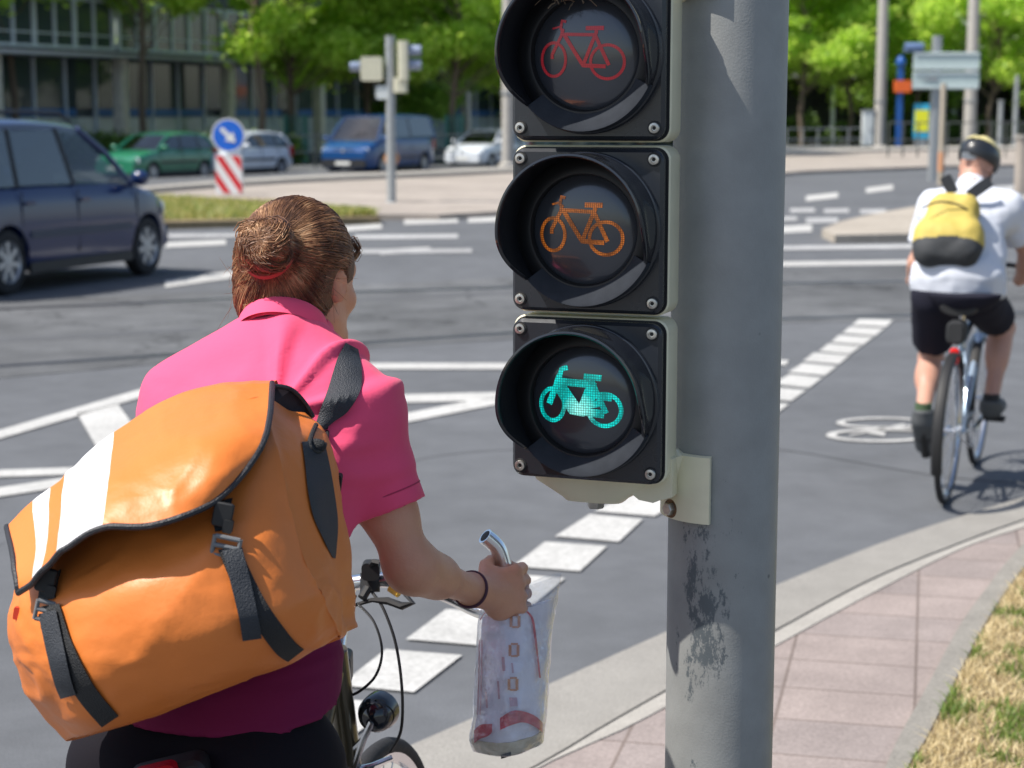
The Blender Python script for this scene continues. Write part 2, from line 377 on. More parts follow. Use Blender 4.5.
paint([[(859, 319), (893, 320), (886, 327), (852, 325)], [(850, 326.5), (884, 328.5), (875, 336), (842, 333)], [(839, 335), (873, 337), (863, 345), (831, 342)],
       [(828, 343.5), (861, 346), (850, 354), (819, 351)], [(814, 352.5), (850, 355), (839, 364), (803, 361)], [(803, 363), (837, 366), (825, 375.5), (788, 372)],
       [(790, 374), (822, 377.5), (809, 388), (772, 384)], [(774, 387), (806, 390), (791, 401), (754, 397)], [(757, 401), (789, 404), (773, 416), (733, 412)],
       [(738, 416), (772, 419), (752, 433), (711, 428)], [(716, 433), (752, 436), (731, 452), (686, 446)], [(692, 451), (731, 454), (706, 472), (658, 466)],
       [(665, 471), (707, 475), (680, 495), (628, 488)], [(632, 493), (684, 497), (655, 516), (594, 511)],
       [(590, 514), (643, 519), (619, 541.5), (555, 536)], [(545, 541.5), (607, 546), (580, 571), (513, 566)], [(500, 573), (565, 578), (534, 604), (461, 599)],
       [(446, 609), (522, 613), (478, 645), (406, 639)], [(386, 649), (462, 655), (414, 692), (340, 685)], [(312, 697), (398, 703), (340, 745), (262, 738)]], 'crossing_marking')
paint([line(370, 366, 700, 366, 6), line(-20, 440, 165, 386, 8.5), line(-20, 474, 150, 468, 7), line(-20, 495, 90, 478, 9), line(380, 399, 620, 393, 8), line(400, 419, 560, 387, 9),
       [(77, 413), (117, 403), (137, 430), (96, 446)], [(780, 360), (789, 360), (786, 365), (776, 365)]], 'lane_line')
paint([line(165, 245, 226, 242, 5), line(165, 284, 235, 274, 7), line(340, 229, 382, 226, 5), line(404, 221.5, 458, 219.5, 6), line(468, 219, 520, 217, 7), line(380, 252, 430, 249.5, 5),
       line(776, 264, 930, 262, 4.5), line(776, 230, 812, 228, 7), line(806, 198.5, 838, 195, 5), line(866, 190.5, 893, 187, 5)], 'far_lane_line')
paint([line(165, 236, 260, 235, 3), line(355, 237, 458, 236, 4), line(355, 251.5, 472, 250.5, 4), line(776, 248, 930, 246, 4), line(790, 210.5, 815, 210, 4), line(824, 211, 849, 210.5, 4),
       line(860, 211.5, 886, 211, 4), line(806, 220.5, 838, 220, 5), line(776, 219, 797, 218.5, 4), line(995, 189, 1030, 187, 5), line(1010, 240, 1100, 236, 4)], 'worn_lane_line', m_paint_old, .010)
# painted cycle symbol on the lane
def ring_px(cx, cy, rx, ry, t, n=40):
    out = []
    for k in range(n):
        a, b = 2 * math.pi * k / n, 2 * math.pi * (k + 1) / n
        f = 1 - t
        out.append([(cx + rx * math.cos(a), cy + ry * math.sin(a)), (cx + rx * math.cos(b), cy + ry * math.sin(b)), (cx + rx * f * math.cos(b), cy + ry * (f * .85) * math.sin(b)), (cx + rx * f * math.cos(a), cy + ry * (f * .85) * math.sin(a))])
    return out
paint(ring_px(882, 422.5, 46, 5.6, .18) + ring_px(880, 435, 54, 6.8, .18) + [line(868, 431, 885, 434, 4), line(880, 427, 925, 431, 2.5), line(850, 435, 905, 424, 1.6)], 'cycle_symbol_marking')
# near kerb, gutter, paving, edging and lawn
E0 = [(-260, 1000), (100, 880), (420, 741), (540, 688), (663, 633), (778, 584), (900, 536), (1024, 497), (1150, 462), (1400, 400)]
E1 = [(-60, 1080), (330, 870), (530, 768), (600, 727), (663, 691), (778, 628), (870, 579), (950, 546), (1024, 519), (1150, 480), (1400, 412)]
E2 = [(60, 1080), (400, 850), (545, 764), (610, 735), (663, 708), (778, 644), (870, 594), (960, 549), (1024, 527), (1150, 487), (1400, 418)]
E3 = [(780, 1080), (850, 860), (885, 768), (900, 735), (925, 690), (960, 625), (985, 590), (1012, 556), (1045, 530), (1150, 491), (1400, 420)]
E4 = [(830, 1080), (880, 840), (907, 768), (925, 740), (945, 700), (980, 632), (1005, 592), (1028, 563), (1060, 539), (1160, 497), (1420, 423)]
def strip(name, A, B, za, zb, m, skirt=.1):
    n = 60
    def samp(Q, z):
        g = [G(x, y, z) for x, y in Q]; c = catmull(g, 8); L = [0]
        for i in range(1, len(c)): L.append(L[-1] + np.linalg.norm(c[i] - c[i - 1]))
        return [Vector([np.interp(L[-1] * k / n, L, [q[a] for q in c]) for a in range(3)]) for k in range(n + 1)]
    a, b = samp(A, za), samp(B, zb)
    mb = MB(); dn = Vector((0, 0, -skirt)); mb.grid([[p + dn for p in a], a]); mb.grid([a, b]); mb.grid([b, [p + dn for p in b]])
    o = mb.build(name, m, smooth=False); o['kind'] = 'structure'; return o
def inset(A, B, t): return [(a[0] + (b[0] - a[0]) * t, a[1] + (b[1] - a[1]) * t) for a, b in zip(A, B)]
strip('gutter', E0, E1, .012, .006, m_conc)
E1b = [(x + 1.2, y + 1.6) for x, y in E1]
strip('kerb', E1b, E2, .042, .046, m_kerb)
# paving slabs in the object's own ground plane
m_slab = ground_mat('red_paving_slab', (.295, .245, .225), .16, 4, 90, .2, .3)
n = m_slab.node_tree.nodes; l = m_slab.node_tree.links
g = [x for x in n if x.type == 'NEW_GEOMETRY'][0]; mp = n.new('ShaderNodeMapping'); J = G(783, 700); mp.vector_type = 'TEXTURE'
mp.inputs['Location'].default_value = J; mp.inputs['Rotation'].default_value = (0, 0, R(-13)); l.new(g.outputs['Position'], mp.inputs[0])
bk = n.new('ShaderNodeTexBrick'); bk.offset = 0; bk.inputs['Scale'].default_value = 1; bk.inputs['Brick Width'].default_value = .40; bk.inputs['Row Height'].default_value = .30
bk.inputs['Mortar Size'].default_value = .006; bk.inputs['Mortar Smooth'].default_value = .3; bk.inputs['Color1'].default_value = (1, 1, 1, 1); bk.inputs['Color2'].default_value = (.86, .88, .9, 1); bk.inputs['Mortar'].default_value = (.60, .58, .56, 1)
l.new(mp.outputs[0], bk.inputs['Vector']); b = bsdf(m_slab); src = b.inputs['Base Color'].links[0].from_socket
mx = n.new('ShaderNodeMix'); mx.data_type = 'RGBA'; mx.blend_type = 'MULTIPLY'; mx.inputs[0].default_value = 1; l.new(src, mx.inputs[6]); l.new(bk.outputs[0], mx.inputs[7]); l.new(mx.outputs[2], b.inputs['Base Color'])
strip('pavement', [(x + .8, y + .8) for x, y in E2], E3, .042, .042, m_slab)
strip('edging_kerb', E3, E4, .055, .055, m_edge)
E5 = [(1800, 1080), (1800, 840), (1800, 768), (1800, 740), (1800, 700), (1800, 632), (1800, 592), (1800, 563), (1800, 539), (1800, 497), (1800, 423)]
E5w = [(2300, 1080)] * 0
strip('lawn_soil', E4, E5, .05, .05, m_soil)
# far side
FK = [(-700, 270), (-200, 222), (40, 202), (150, 188), (300, 178), (430, 172.5), (530, 168), (650, 162), (780, 153.5), (870, 149.5), (1024, 147.5), (1300, 146)]
FL = [(-700, 340), (-200, 255), (40, 222), (160, 205), (370, 214), (420, 215), (520, 209), (650, 192), (780, 173), (870, 168.5), (1024, 164), (1300, 160)]
def strip_px(name, A, B, za, zb, m, skirt=.12): return strip(name, A, B, za, zb, m, skirt)
strip_px('far_pavement', FL, FK, .10, .10, m_pave)
FK2 = [(x, y - 2.2) for x, y in FK]
strip_px('far_kerb', [(x, y + .6) for x, y in FK], FK2, .20, .20, m_kerb, .3)
FB = [(-2600, 160), (-1400, 150), (-600, 143), (-200, 142), (100, 140), (300, 137), (530, 134), (700, 130), (800, 129), (900, 129), (1300, 129), (1900, 129)]
strip_px('far_verge', FK2, FB, -.0, -.12, m_verge)
# grass strip on the median, and a paved island on the right
sheet('median_island', [(150, 196), (300, 199), (372, 213), (380, 217), (160, 222), (-60, 236), (-60, 215)], .12, m_soil, thick=.2)
sheet('traffic_island', [(822, 229), (842, 221), (872, 214), (922, 205), (1100, 188), (1300, 180), (1300, 224), (1024, 229), (920, 233.5), (835, 235)], .12, ground_mat('island_concrete', (.36, .32, .27), .12, 1, 14, .15), thick=.2)
# ------------------------------------------------------------ grass
def blades(name, pts, hgt, wid, m, spread=.5):
    n_ = len(pts); a = rng.uniform(0, 2 * math.pi, n_); b_ = rng.uniform(0, 2 * math.pi, n_); h = hgt * rng.uniform(.5, 1.25, n_); ln = spread * h * rng.uniform(.2, 1.3, n_)
    ex = np.stack([np.cos(a), np.sin(a), 0 * a], 1) * (wid * .5); L = np.stack([np.cos(b_) * ln, np.sin(b_) * ln, h], 1)
    p = np.asarray(pts); M = p + L * [.4, .4, .6]
    v = np.stack([p - ex, p + ex, M + ex * .8, M - ex * .8, p + L], 1).reshape(-1, 3); i = np.arange(n_)[:, None] * 5
    f3 = np.concatenate([i + [0, 1, 2], i + [0, 2, 3], i + [3, 2, 4]]); me = quads(name, v, f3)
    return link_mesh(me, name, m, None, False)
m_grass = leaf_mat('lawn_green', (.10, .19, .03), (.17, .26, .05), (.28, .33, .08), .35)
m_straw = leaf_mat('lawn_straw', (.42, .33, .15), (.58, .47, .25), (.74, .63, .38), .25)
m_weed = leaf_mat('verge_grass', (.16, .24, .04), (.30, .34, .08), (.56, .48, .20), .4)
gp = []; sp = []
e4 = [G(x, y, .05) for x, y in E4]; exs = [p.y for p in e4]; 
ys = [p.y for p in e4][::-1] if e4[0].y > e4[-1].y else [p.y for p in e4]; xs = [p.x for p in e4][::-1] if e4[0].y > e4[-1].y else [p.x for p in e4]
for _ in range(90000):
    y = 3.6 + 6.5 * random.random() ** 1.2; x0 = np.interp(y, ys, xs); x = x0 + .015 + (1.1 + .25 * y) * random.random() ** 1.3
    q = noise.noise(Vector((x * 4.5, y * 3.2, 3))) + .7 * noise.noise(Vector((x * 9, y * 9, 1)))
    if q + random.uniform(-.22, .22) > .17: gp.append((x, y, .05))
    elif random.random() < .95: sp.append((x, y, .05))
o = blades('lawn_grass', gp, .036, .005, m_grass, .9); o['kind'] = 'stuff'
o = blades('dry_lawn_grass', sp, .028, .0042, m_straw, 1.5); o['kind'] = 'stuff'
mp_ = []
A_, B_, C_, D_ = G(150, 197, .12), G(368, 213, .12), G(376, 216, .12), G(140, 221, .12)
for _ in range(9000):
    u, v_ = random.random() ** .9, random.random(); a_ = A_.lerp(B_, u); d_ = D_.lerp(C_, u); mp_.append(tuple(a_.lerp(d_, v_)))
o = blades('median_grass', mp_, .12, .028, m_weed, .9); o['kind'] = 'stuff'
# ------------------------------------------------------------ building on the far left
m_frame = mat('white_window_frame', (.70, .76, .84), .5, var=.1)
m_col = mat('concrete_column', (.62, .58, .50), .85, var=.15, vs=3, bump=.2)
m_slabc = mat('concrete_slab', (.45, .46, .48), .8, var=.1)
m_dglass = mat('dark_office_glass', (.06, .085, .09), .06, spec=.9)
m_frost = mat('pale_lower_glass', (.42, .50, .51), .2, spec=.6, var=.15, vs=2)
m_bluef = mat('blue_fascia', (.04, .16, .42), .5)
m_span = mat('grey_blue_panel', (.07, .09, .11), .5, var=.1)
fh = math.atan2(.46, .89)
bld = empty('office_building', (-15.4, 70.5, 0.0), 0, 'low grey office building with concrete columns and dark glass ground floor behind the trees', 'building')
BM = Matrix.Translation((-15.4, 70.5, 0.0)) @ Matrix.Rotation(math.pi / 2 - fh, 4, 'Z')
def bmb(): return MB(BM)
x0, x1 = -34.5, 55.2
bmb().box(((x0 + x1) / 2, 5.6, 2.3), (x1 - x0, 9.0, 4.6)).build('inner_wall', m_span, bld, False)
for k in range(3):
    bmb().box(((x0 + x1) / 2, 4.5, 4.15 + k * 3.5 - .13), (x1 - x0 + .6, 11.2, .15)).build('floor_slab', m_slabc, bld, False)
for k in range(2):
    bmb().box(((x0 + x1) / 2, 4.9, 6.9 + k * 3.5), (x1 - x0, 10.4, 1.4)).build('spandrel', m_span, bld, False)
bmb().box(((x0 + x1) / 2, 4.9, 12.2), (x1 - x0 + .8, 11.4, .9)).build('roof', m_slabc, bld, False)
for i in range(14):
    xx = x0 + 6.9 * i
    bmb().rbox((xx, -.35, 2.0), (.42, .5, 4.0), .06, axis='z').build('column', m_col, bld)
    if i < 13:
        for fl in range(2):
            z0, z1 = 4.22 + fl * 3.5, 6.15 + fl * 3.5
            wnd = bmb().box((xx + 3.45, -.13, (z0 + z1) / 2), (6.9 - .34, .04, z1 - z0)).build('window', m_dglass, bld, False)
            fr = bmb()
            for q in range(7): fr.box((xx + .17 + q * 6.56 / 6, -.2, (z0 + z1) / 2), (.16 if q % 2 == 0 else .09, .1, z1 - z0))
            fr.box((xx + 3.45, -.21, z0 + .07), (6.56, .1, .12)); fr.box((xx + 3.45, -.21, z1 - .07), (6.56, .1, .12)); fr.box((xx + 3.45, -.205, z0 + .55), (6.56, .07, .05))
            fr.build('frame', m_frame, wnd, False)
        sf = bmb().box((xx + 3.45, .98, 3.0), (6.86, .05, 1.9)).build('shop_window', m_dglass, bld, False)
        bmb().box((xx + 3.45, .9, 1.9), (6.6 if i % 2 else 4.5, .08, .28)).build('fascia', m_bluef, sf, False)
        for q in range(4): bmb().box((xx + .9 + q * 1.72, .95, .9), (1.6, .05, 1.62)).build('lower_pane', m_frost, sf, False)
        f2 = bmb()
        for q in range(5): f2.box((xx + q * 1.72, .9, 2.0), (.07, .14, 3.9))
        f2.build('frame', m_frame, sf, False)
# ------------------------------------------------------------ trees
m_bark = mat('bark', (.14, .105, .075), .9, var=.3, vs=6, bump=.6, bs=14, stretch=(1, 1, .2))
m_bark2 = mat('pale_bark', (.27, .24, .19), .9, var=.3, vs=6, bump=.5, bs=14)
m_leaf = leaf_mat('bright_leaves', (.27, .45, .05), (.42, .62, .09), (.62, .78, .18), .64)
m_leaf2 = leaf_mat('mid_leaves', (.16, .30, .04), (.27, .45, .07), (.42, .58, .12), .55)
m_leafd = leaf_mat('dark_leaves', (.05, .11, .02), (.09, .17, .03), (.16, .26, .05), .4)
def leaf_cloud(centres, n_, size, flat=.6):
    c = np.array([q[:3] for q in centres]); r = np.array([q[3] for q in centres]); pr = r ** 2; pr = pr / pr.sum()
    i = rng.choice(len(c), n_, p=pr); d = rng.normal(size=(n_, 3)); d /= np.linalg.norm(d, axis=1)[:, None]
    p = c[i] + d * (r[i] * (rng.uniform(.3, 1.12, n_) ** .6 + (rng.random(n_) < .16) * rng.uniform(0, .8, n_)))[:, None] * [1, 1, flat]
    a = rng.normal(size=(n_, 3)); a[:, 2] *= .6; a /= np.linalg.norm(a, axis=1)[:, None]; b_ = np.cross(a, rng.normal(size=(n_, 3))); b_ /= np.linalg.norm(b_, axis=1)[:, None]
    s_ = size * rng.uniform(.6, 1.3, n_)[:, None]
    v = np.stack([p - a * s_, p + b_ * s_ * .55, p + a * s_, p - b_ * s_ * .55], 1).reshape(-1, 3); f = np.arange(n_)[:, None] * 4 + [0, 1, 2, 3]
    return v, f
def tree_mesh(seed, H, base, rad, nl, size, lm, bm_, trunk_r=.14):
    random.seed(seed); mb = MB(); cl = []
    bend = [Vector((random.uniform(-.15, .15) * k, random.uniform(-.15, .15) * k, H * .8 * k / 5)) for k in range(6)]
    mb.tube(bend, [trunk_r * (1 - .13 * k) for k in range(6)], 8)
    for k in range(46):
        t = random.uniform(0, 1); z = base + (H - base) * t; rr = rad * math.sin(math.pi * min(.22 + t * .75, 1)) ** .7; an = random.uniform(0, 2 * math.pi); q = rr * random.uniform(.3, 1)
        p = Vector((math.cos(an) * q, math.sin(an) * q, z)); s0 = Vector((0, 0, max(z - q * .8, base * .7)))
        mb.tube([s0, s0.lerp(p, .5) + Vector((0, 0, .15)), p], [.032, .02, .010], 5); cl.append((*p, random.uniform(.35, .95) * rad / 3.0))
    v, f = leaf_cloud(cl, nl, size); random.seed(seed)
    return mb.mesh('trunk'), quads('crown', v, f), bm_, lm
TM = [tree_mesh(11, 10, 3.4, 3.4, 22000, .135, m_leaf, m_bark), tree_mesh(12, 10.5, 3.3, 3.8, 22000, .135, m_leaf, m_bark), tree_mesh(13, 12, 2.6, 4.4, 17000, .16, m_leaf2, m_bark2, .2), tree_mesh(14, 15, 5.7, 3.6, 16000, .135, m_leaf, m_bark, .15)]
first = {}
def tree(px, D, kind, sc=1.0, rz=0, label='', group='street trees in front of the far side'):
    X = (px - 512) / FOC * D
    if kind not in first:
        tm, cm, bm_, lm = TM[kind]; r = empty('street_tree', (0, 0, 0)); link_mesh(tm, 'trunk', bm_, r); link_mesh(cm, 'crown', lm, r, False); first[kind] = r
    else: r = copy_tree(first[kind])
    r.location = (X, D, -.12); r.rotation_euler = (0, 0, rz); r.scale = (sc,) * 3; tag(r, label, 'tree', group); return r
TREES = [(20, 66, 3, 1.0, .3, 'dark trunked tree at the left picture edge beside the navy car roof'), (148, 68, 3, 1.0, 1.1, 'thin dark trunked tree behind the green hatchback'),
 (295, 69, 0, 1.1, 2.2, 'pale sunlit tree inside a green mesh guard left of the blue van'), (205, 90, 1, 1.5, 4.2, 'tree farther back behind the round blue arrow sign'),
 (372, 72, 1, 1.05, 5.0, 'tree rising behind the blue van roof'), (455, 68, 0, 1.05, 3.7, 'tree with a green guard between the blue van and small silver car'),
 (530, 72, 1, 1.0, .8, 'tree behind the small silver car near the signal visors'), (420, 90, 2, .8, 2.0, 'large tree at the back beyond the far signal heads'),
 (640, 78, 0, 1.1, 1.5, 'tree hidden mostly behind the signal housing'), (800, 106, 0, 1.3, 2.9, 'bright tree just right of the thick signal pole'),
 (846, 110, 1, 1.3, .2, 'bright tree left of the tall concrete mast'), (912, 112, 0, 1.3, 4.4, 'bright tree behind the blue information column'),
 (985, 106, 1, 1.25, 3.3, 'slender leaning tree right of the white direction sign'), (1060, 110, 0, 1.3, 5.6, 'bright tree at the right picture edge'),
 (760, 122, 2, 1.0, 1.0, 'darker big tree far behind the signal pole'), (890, 118, 2, 1.05, 2.5, 'darker big tree far behind the tall mast'), (1010, 120, 2, 1.0, 4.0, 'darker big tree far behind the right cyclist'),
 (262, 66, 3, 1.05, 5.2, 'tall thin trunked tree between the arrow sign and the green mesh guard'), (-60, 68, 3, 1.0, .5, 'tree just outside the left picture edge'),
 (570, 100, 2, .95, .4, 'darker big tree at the back behind the signal'), (680, 112, 2, 1.0, 3.0, 'darker big tree at the back near the thick pole')]
for t in TREES: tree(*t[:5], label=t[5])
# far hedge and wood filling the back on the right
cl = []
for _ in range(150):
    X = random.uniform(-6, 62); cl.append((X, 128 + random.uniform(-5, 8), random.uniform(.8, 11), random.uniform(1.2, 2.6)))
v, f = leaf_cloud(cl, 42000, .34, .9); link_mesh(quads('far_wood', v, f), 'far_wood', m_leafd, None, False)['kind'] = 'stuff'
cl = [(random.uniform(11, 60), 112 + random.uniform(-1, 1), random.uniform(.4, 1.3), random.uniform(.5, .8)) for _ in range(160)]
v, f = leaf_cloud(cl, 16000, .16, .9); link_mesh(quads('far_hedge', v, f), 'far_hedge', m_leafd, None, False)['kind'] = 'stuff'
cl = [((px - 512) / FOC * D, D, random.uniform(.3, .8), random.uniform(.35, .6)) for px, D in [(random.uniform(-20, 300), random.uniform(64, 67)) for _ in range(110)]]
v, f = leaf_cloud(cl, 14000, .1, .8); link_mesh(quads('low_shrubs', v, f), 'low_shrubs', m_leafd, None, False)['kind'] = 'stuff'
# dim wall of a long shelter behind the far trees on the right
m_shed = mat('dark_shelter_panel', (.05, .06, .06), .6, var=.3, vs=.5)
sh = empty('tram_shelter', ((700 - 512) / FOC * 118, 118, 0), 0, 'long low dark shelter with grey posts behind the far trees', 'shelter')
MB().box((30, 121, 2.2), (44, .2, 4.0)).build('back_wall', m_shed, sh, False); MB().box((30, 119, 4.3), (45, 4.5, .25)).build('roof', m_slabc, sh, False)
for q in range(12): MB().box((9 + q * 3.9, 117.5, 2.1), (.25, .25, 4.2)).build('post', m_frame, sh, False)
# ------------------------------------------------------------ masts, poles, signs
m_galv = mat('galvanised_steel', (.36, .38, .39), .5, .4, var=.1, vs=10)
m_concp = mat('concrete_mast', (.40, .38, .35), .85, var=.1)
m_white = mat('white_enamel', (.62, .66, .66), .45)
m_black = mat('black_plastic', (.015, .016, .018), .4)
def mast(px, D, r0, r1, H, label, m=m_concp, cat='mast', z0=-.1):
    X = (px - 512) / FOC * D; o = empty('mast', (X, D, z0), 0, label, cat)
    MB().lathe((X, D, z0), (0, 0, 1), [(r0 * 1.5, 0), (r0 * 1.5, .25), (r0, .3), (r1, H), (0, H)], 16).build('shaft', m, o)
    MB().lathe((X, D, z0 + 2.6), (0, 0, 1), [(r0 * 1.02, 0), (r0 * 1.12, 0), (r0 * 1.12, .08), (r0 * 1.02, .08)], 16).build('band', m_galv, o); return o
mast(876, 97, .30, .25, 12, 'tall pale concrete mast behind the white cabinet')
mast(965, 97, .33, .27, 12, 'thick pale mast behind the white direction sign')
mast(995, 97, .15, .12, 2.6, 'short grey post right of the thick pale mast', m_galv, 'post')
mast(1010, 97, .14, .1, 4.0, 'taller thin grey post near the right picture edge', m_galv, 'post')
mast(508, 62, .22, .17, 9, 'pale mast behind the signal visors and silver car')
def box_px(px, py0, py1, wpx, D, depth=.4):
    X = (px - 512) / FOC * D; z = lambda y: CAMZ - (y - HOR) / FOC * D
    return X, z(py1), z(py0), wpx / FOC * D
X, za, zb, wd = box_px(864, 111, 145, 11, 97)
cb = empty('switch_cabinet', (X, 97, .2), 0, 'small white switch cabinet at the foot of the tall mast', 'cabinet'); MB().rbox((X, 97, (.2 + zb) / 2), (wd, .4, zb - .2), .04, axis='z').build('housing', m_white, cb); MB().box((X, 97, zb + .03), (wd + .08, .5, .06)).build('cap', m_galv, cb); MB().box((X + .12, 96.78, 1), (.03, .03, .2)).build('handle', m_black, cb)
X, za, zb, wd = box_px(895, 66, 145, 5, 96); D = 96
cb = empty('information_column', (X, D, .2), 0, 'slim blue information column with an orange box near its top', 'column'); m_blue = mat('blue_paint', (.01, .09, .35), .4); m_or = mat('orange_panel', (.75, .13, .02), .5)
MB().box((X, D, (zb + .2) / 2), (wd, .2, zb - .2)).build('post', m_blue, cb, False); MB().rbox((X + .1, D - .12, CAMZ + 26 / FOC * D + .1), (.85, .3, .62), .05).build('orange_box', m_or, cb)
MB().lathe((X, D, zb), (0, 0, 1), [(.25, 0), (.28, .1), (.15, .4), (0, .5)], 12).build('cap', m_blue, cb)
X, za, zb, wd = box_px(917, 104, 138, 15, 96); D = 96
cb = empty('poster_case', (X, D, .2), 0, 'yellow poster with blue top and bottom bands in a case', 'poster'); m_ye = mat('poster_yellow', (.80, .80, .03), .4); m_cy = mat('poster_cyan', (.04, .42, .66), .4)
MB().rbox((X, D, (za + zb) / 2), (wd, .12, zb - za), .03).build('case', m_cy, cb); MB().box((X, D - .075, (za + zb) / 2 + .02), (wd * .9, .02, (zb - za) * .62)).build('poster', m_ye, cb, False)
MB().box((X, D, (za + .2) / 2), (wd * .8, .1, za - .2)).build('foot', m_galv, cb, False); 
# white direction sign on a square pole
D = 50.0; X = (930 - 512) / FOC * D
sg = empty('direction_sign', (X, D, .0), 0, 'pale direction sign panel on a grey pole in front of the far trees', 'sign')
zt = CAMZ + (HOR - 38) / FOC * D
MB().rbox((X, D, zt / 2), (.24, .2, zt), .04, axis='z').build('pole', m_galv, sg)
m_signp = mat('pale_sign_back', (.52, .62, .60), .4, var=.05, vs=2)
z0_, z1_ = CAMZ + (HOR - 90) / FOC * D, CAMZ + (HOR - 54) / FOC * D; xc = (938.5 - 512) / FOC * D
for (a, b_) in ((z0_, (z0_ + z1_) / 2 - .015), ((z0_ + z1_) / 2 + .015, z1_)):
    pn = MB().rbox((xc, D - .16, (a + b_) / 2), (65 / FOC * D, .05, b_ - a), .04).build('panel', m_signp, sg)
    f_ = MB()
    for zz in (a + .05, b_ - .05): f_.box((xc, D - .2, zz), (65 / FOC * D - .06, .03, .04))
    f_.build('rim', m_white, pn, False)
MB().prism([(xc - .72, D - .2, z0_ + .28), (xc - .25, D - .2, z0_ + .36), (xc - .25, D - .2, z0_ + .2)], (0, -.012, 0)).build('arrow', m_galv, sg, False)
vz = MB(); vz.lathe((X - .4, D - .1, zt - .32), (-1, 0, 0), [(.12, 0), (.13, .02), (.13, .5), (.11, .5), (.1, .02)], 14); vz.build('lamp_visor', mat('blue_grey_visor', (.15, .22, .38), .4), sg)
D = 47.0; X = (938 - 512) / FOC * D
p2 = empty('slim_post', (X, D, 0), 0, 'slim beige post beside the grey sign pole with an orange band low down', 'post')
MB().tube([(X, D, 0), (X, D, 2.6)], .075, 10).build('shaft', mat('beige_post', (.42, .36, .28), .7), p2); MB().tube([(X, D, .35), (X, D, .85)], .082, 10).build('band', mat('faded_orange_band', (.60, .30, .16), .6), p2)
D = 40.0; X = (1021 - 512) / FOC * D
p2 = empty('beige_pillar', (X, D, .1), 0, 'short beige pillar at the right picture edge beside the cyclist helmet', 'pillar'); MB().rbox((X, D, .7), (.36, .36, 1.2), .05, axis='z').build('shaft', m_pave, p2); MB().rbox((X, D, 1.33), (.42, .42, .07), .05, axis='z').build('cap', m_kerb, p2)
# round blue arrow sign over a red and white beacon
D = 39.0; X = (231 - 512) / FOC * D; Z = lambda y, D_: CAMZ - (y - HOR) / FOC * D_
sg = empty('arrow_sign', (X, D, .12), 0, 'round blue sign with white arrow pointing down right above a red striped beacon', 'sign')
m_sblue = mat('sign_blue', (.01, .13, .62), .35); m_swhite = mat('sign_white', (.75, .76, .76), .4); m_red = mat('sign_red', (.62, .02, .03), .4)
MB().tube([(X, D + .06, .1), (X, D + .06, Z(118, D))], .03, 10).build('post', m_galv, sg)
dz = Z(135, D); dk = MB().lathe((X, D, dz), (0, -1, 0), [(0, 0), (.36, 0), (.36, .02), (.33, .021)], 40).build('sign_disc', m_swhite, sg)
MB().lathe((X, D - .02, dz), (0, -1, 0), [(0, .006), (.325, .006), (.325, 0)], 40).build('blue_face', m_sblue, dk)
def rot2(p, a): return (p[0] * math.cos(a) - p[1] * math.sin(a), p[0] * math.sin(a) + p[1] * math.cos(a))
ar = [(-.22, .045), (.02, .045), (.02, .13), (.22, 0), (.02, -.13), (.02, -.045), (-.22, -.045)]
MB().prism([(X + q[0], D - .032, dz + q[1]) for q in [rot2(p, R(-45)) for p in ar]], (0, -.006, 0)).build('arrow', m_swhite, dk, False)
bx0, bx1, bz0, bz1 = X - .30, X + .28, .12, Z(154, D)
bc = MB().rbox((X, D, (bz0 + bz1) / 2), (.56, .2, bz1 - bz0), .04).build('beacon', m_swhite, sg)
st = MB(); H_ = bz1 - bz0
def clip_band(c0):
    """diagonal band falling to the right, clipped to the beacon face"""
    pts = []; t = .24; sl_ = -.85 / .56
    poly = [(-.28, c0 + .28 * .85 / .56), (.28, c0 - .28 * .85 / .56), (.28, c0 - .28 * .85 / .56 - t), (-.28, c0 + .28 * .85 / .56 - t)]
    for sgn, lim in ((1, H_ - .02), (-1, .02)):
        out = []
        for i in range(len(poly)):
            a, b_ = poly[i], poly[(i + 1) % len(poly)]; ia = (a[1] - lim) * sgn <= 0; ib = (b_[1] - lim) * sgn <= 0
            if ia: out.append(a)
            if ia != ib: t_ = (lim - a[1]) / (b_[1] - a[1]); out.append((a[0] + (b_[0] - a[0]) * t_, lim))
        poly = out
        if not poly: break
    return poly
for c0 in (1.15, .62, .09):
    pl = clip_band(c0)
    if len(pl) > 2: st.prism([(X + a, D - .102, bz0 + b_) for a, b_ in pl], (0, -.006, 0))
st.build('red_stripe', m_red, bc, False)
# far traffic signal, seen from behind and the side
D = 35.5; X = (392 - 512) / FOC * D
m_cream = mat('cream_plastic', (.62, .60, .46), .5, var=.05); m_vis = mat('grey_visor', (.25, .30, .42), .45)
sg = empty('traffic_signal', (X, D, .02), 0, 'far traffic signal on a grey pole with two cream heads seen from the side', 'traffic signal')
zt = Z(38, D); MB().tube([(X, D, .02), (X, D, zt)], .09, 12).build('pole', m_galv, sg); MB().lathe((X, D, .02), (0, 0, 1), [(.16, 0), (.16, .06), (.09, .1)], 12).build('base', m_galv, sg)
zc = Z(62, D)
hd = MB().rbox((X + .26, D - .02, zc), (.20, .28, .75), .04, axis='z').build('signal_head', m_cream, sg)
for q in (-.13, .14): MB().lathe((X + .36, D, zc + q + .05), (1, 0, 0), [(.10, 0), (.11, .02), (.10, .24), (.09, .24), (.09, .02)], 14).build('visor', m_vis, hd)
MB().rbox((X + .2, D - .02, Z(86, D)), (.26, .2, .28), .04, axis='z').build('bracket', m_cream, sg)
hd = MB().rbox((X - .36, D + .02, Z(70, D)), (.42, .26, .46), .05, axis='y').build('signal_head', m_cream, sg)
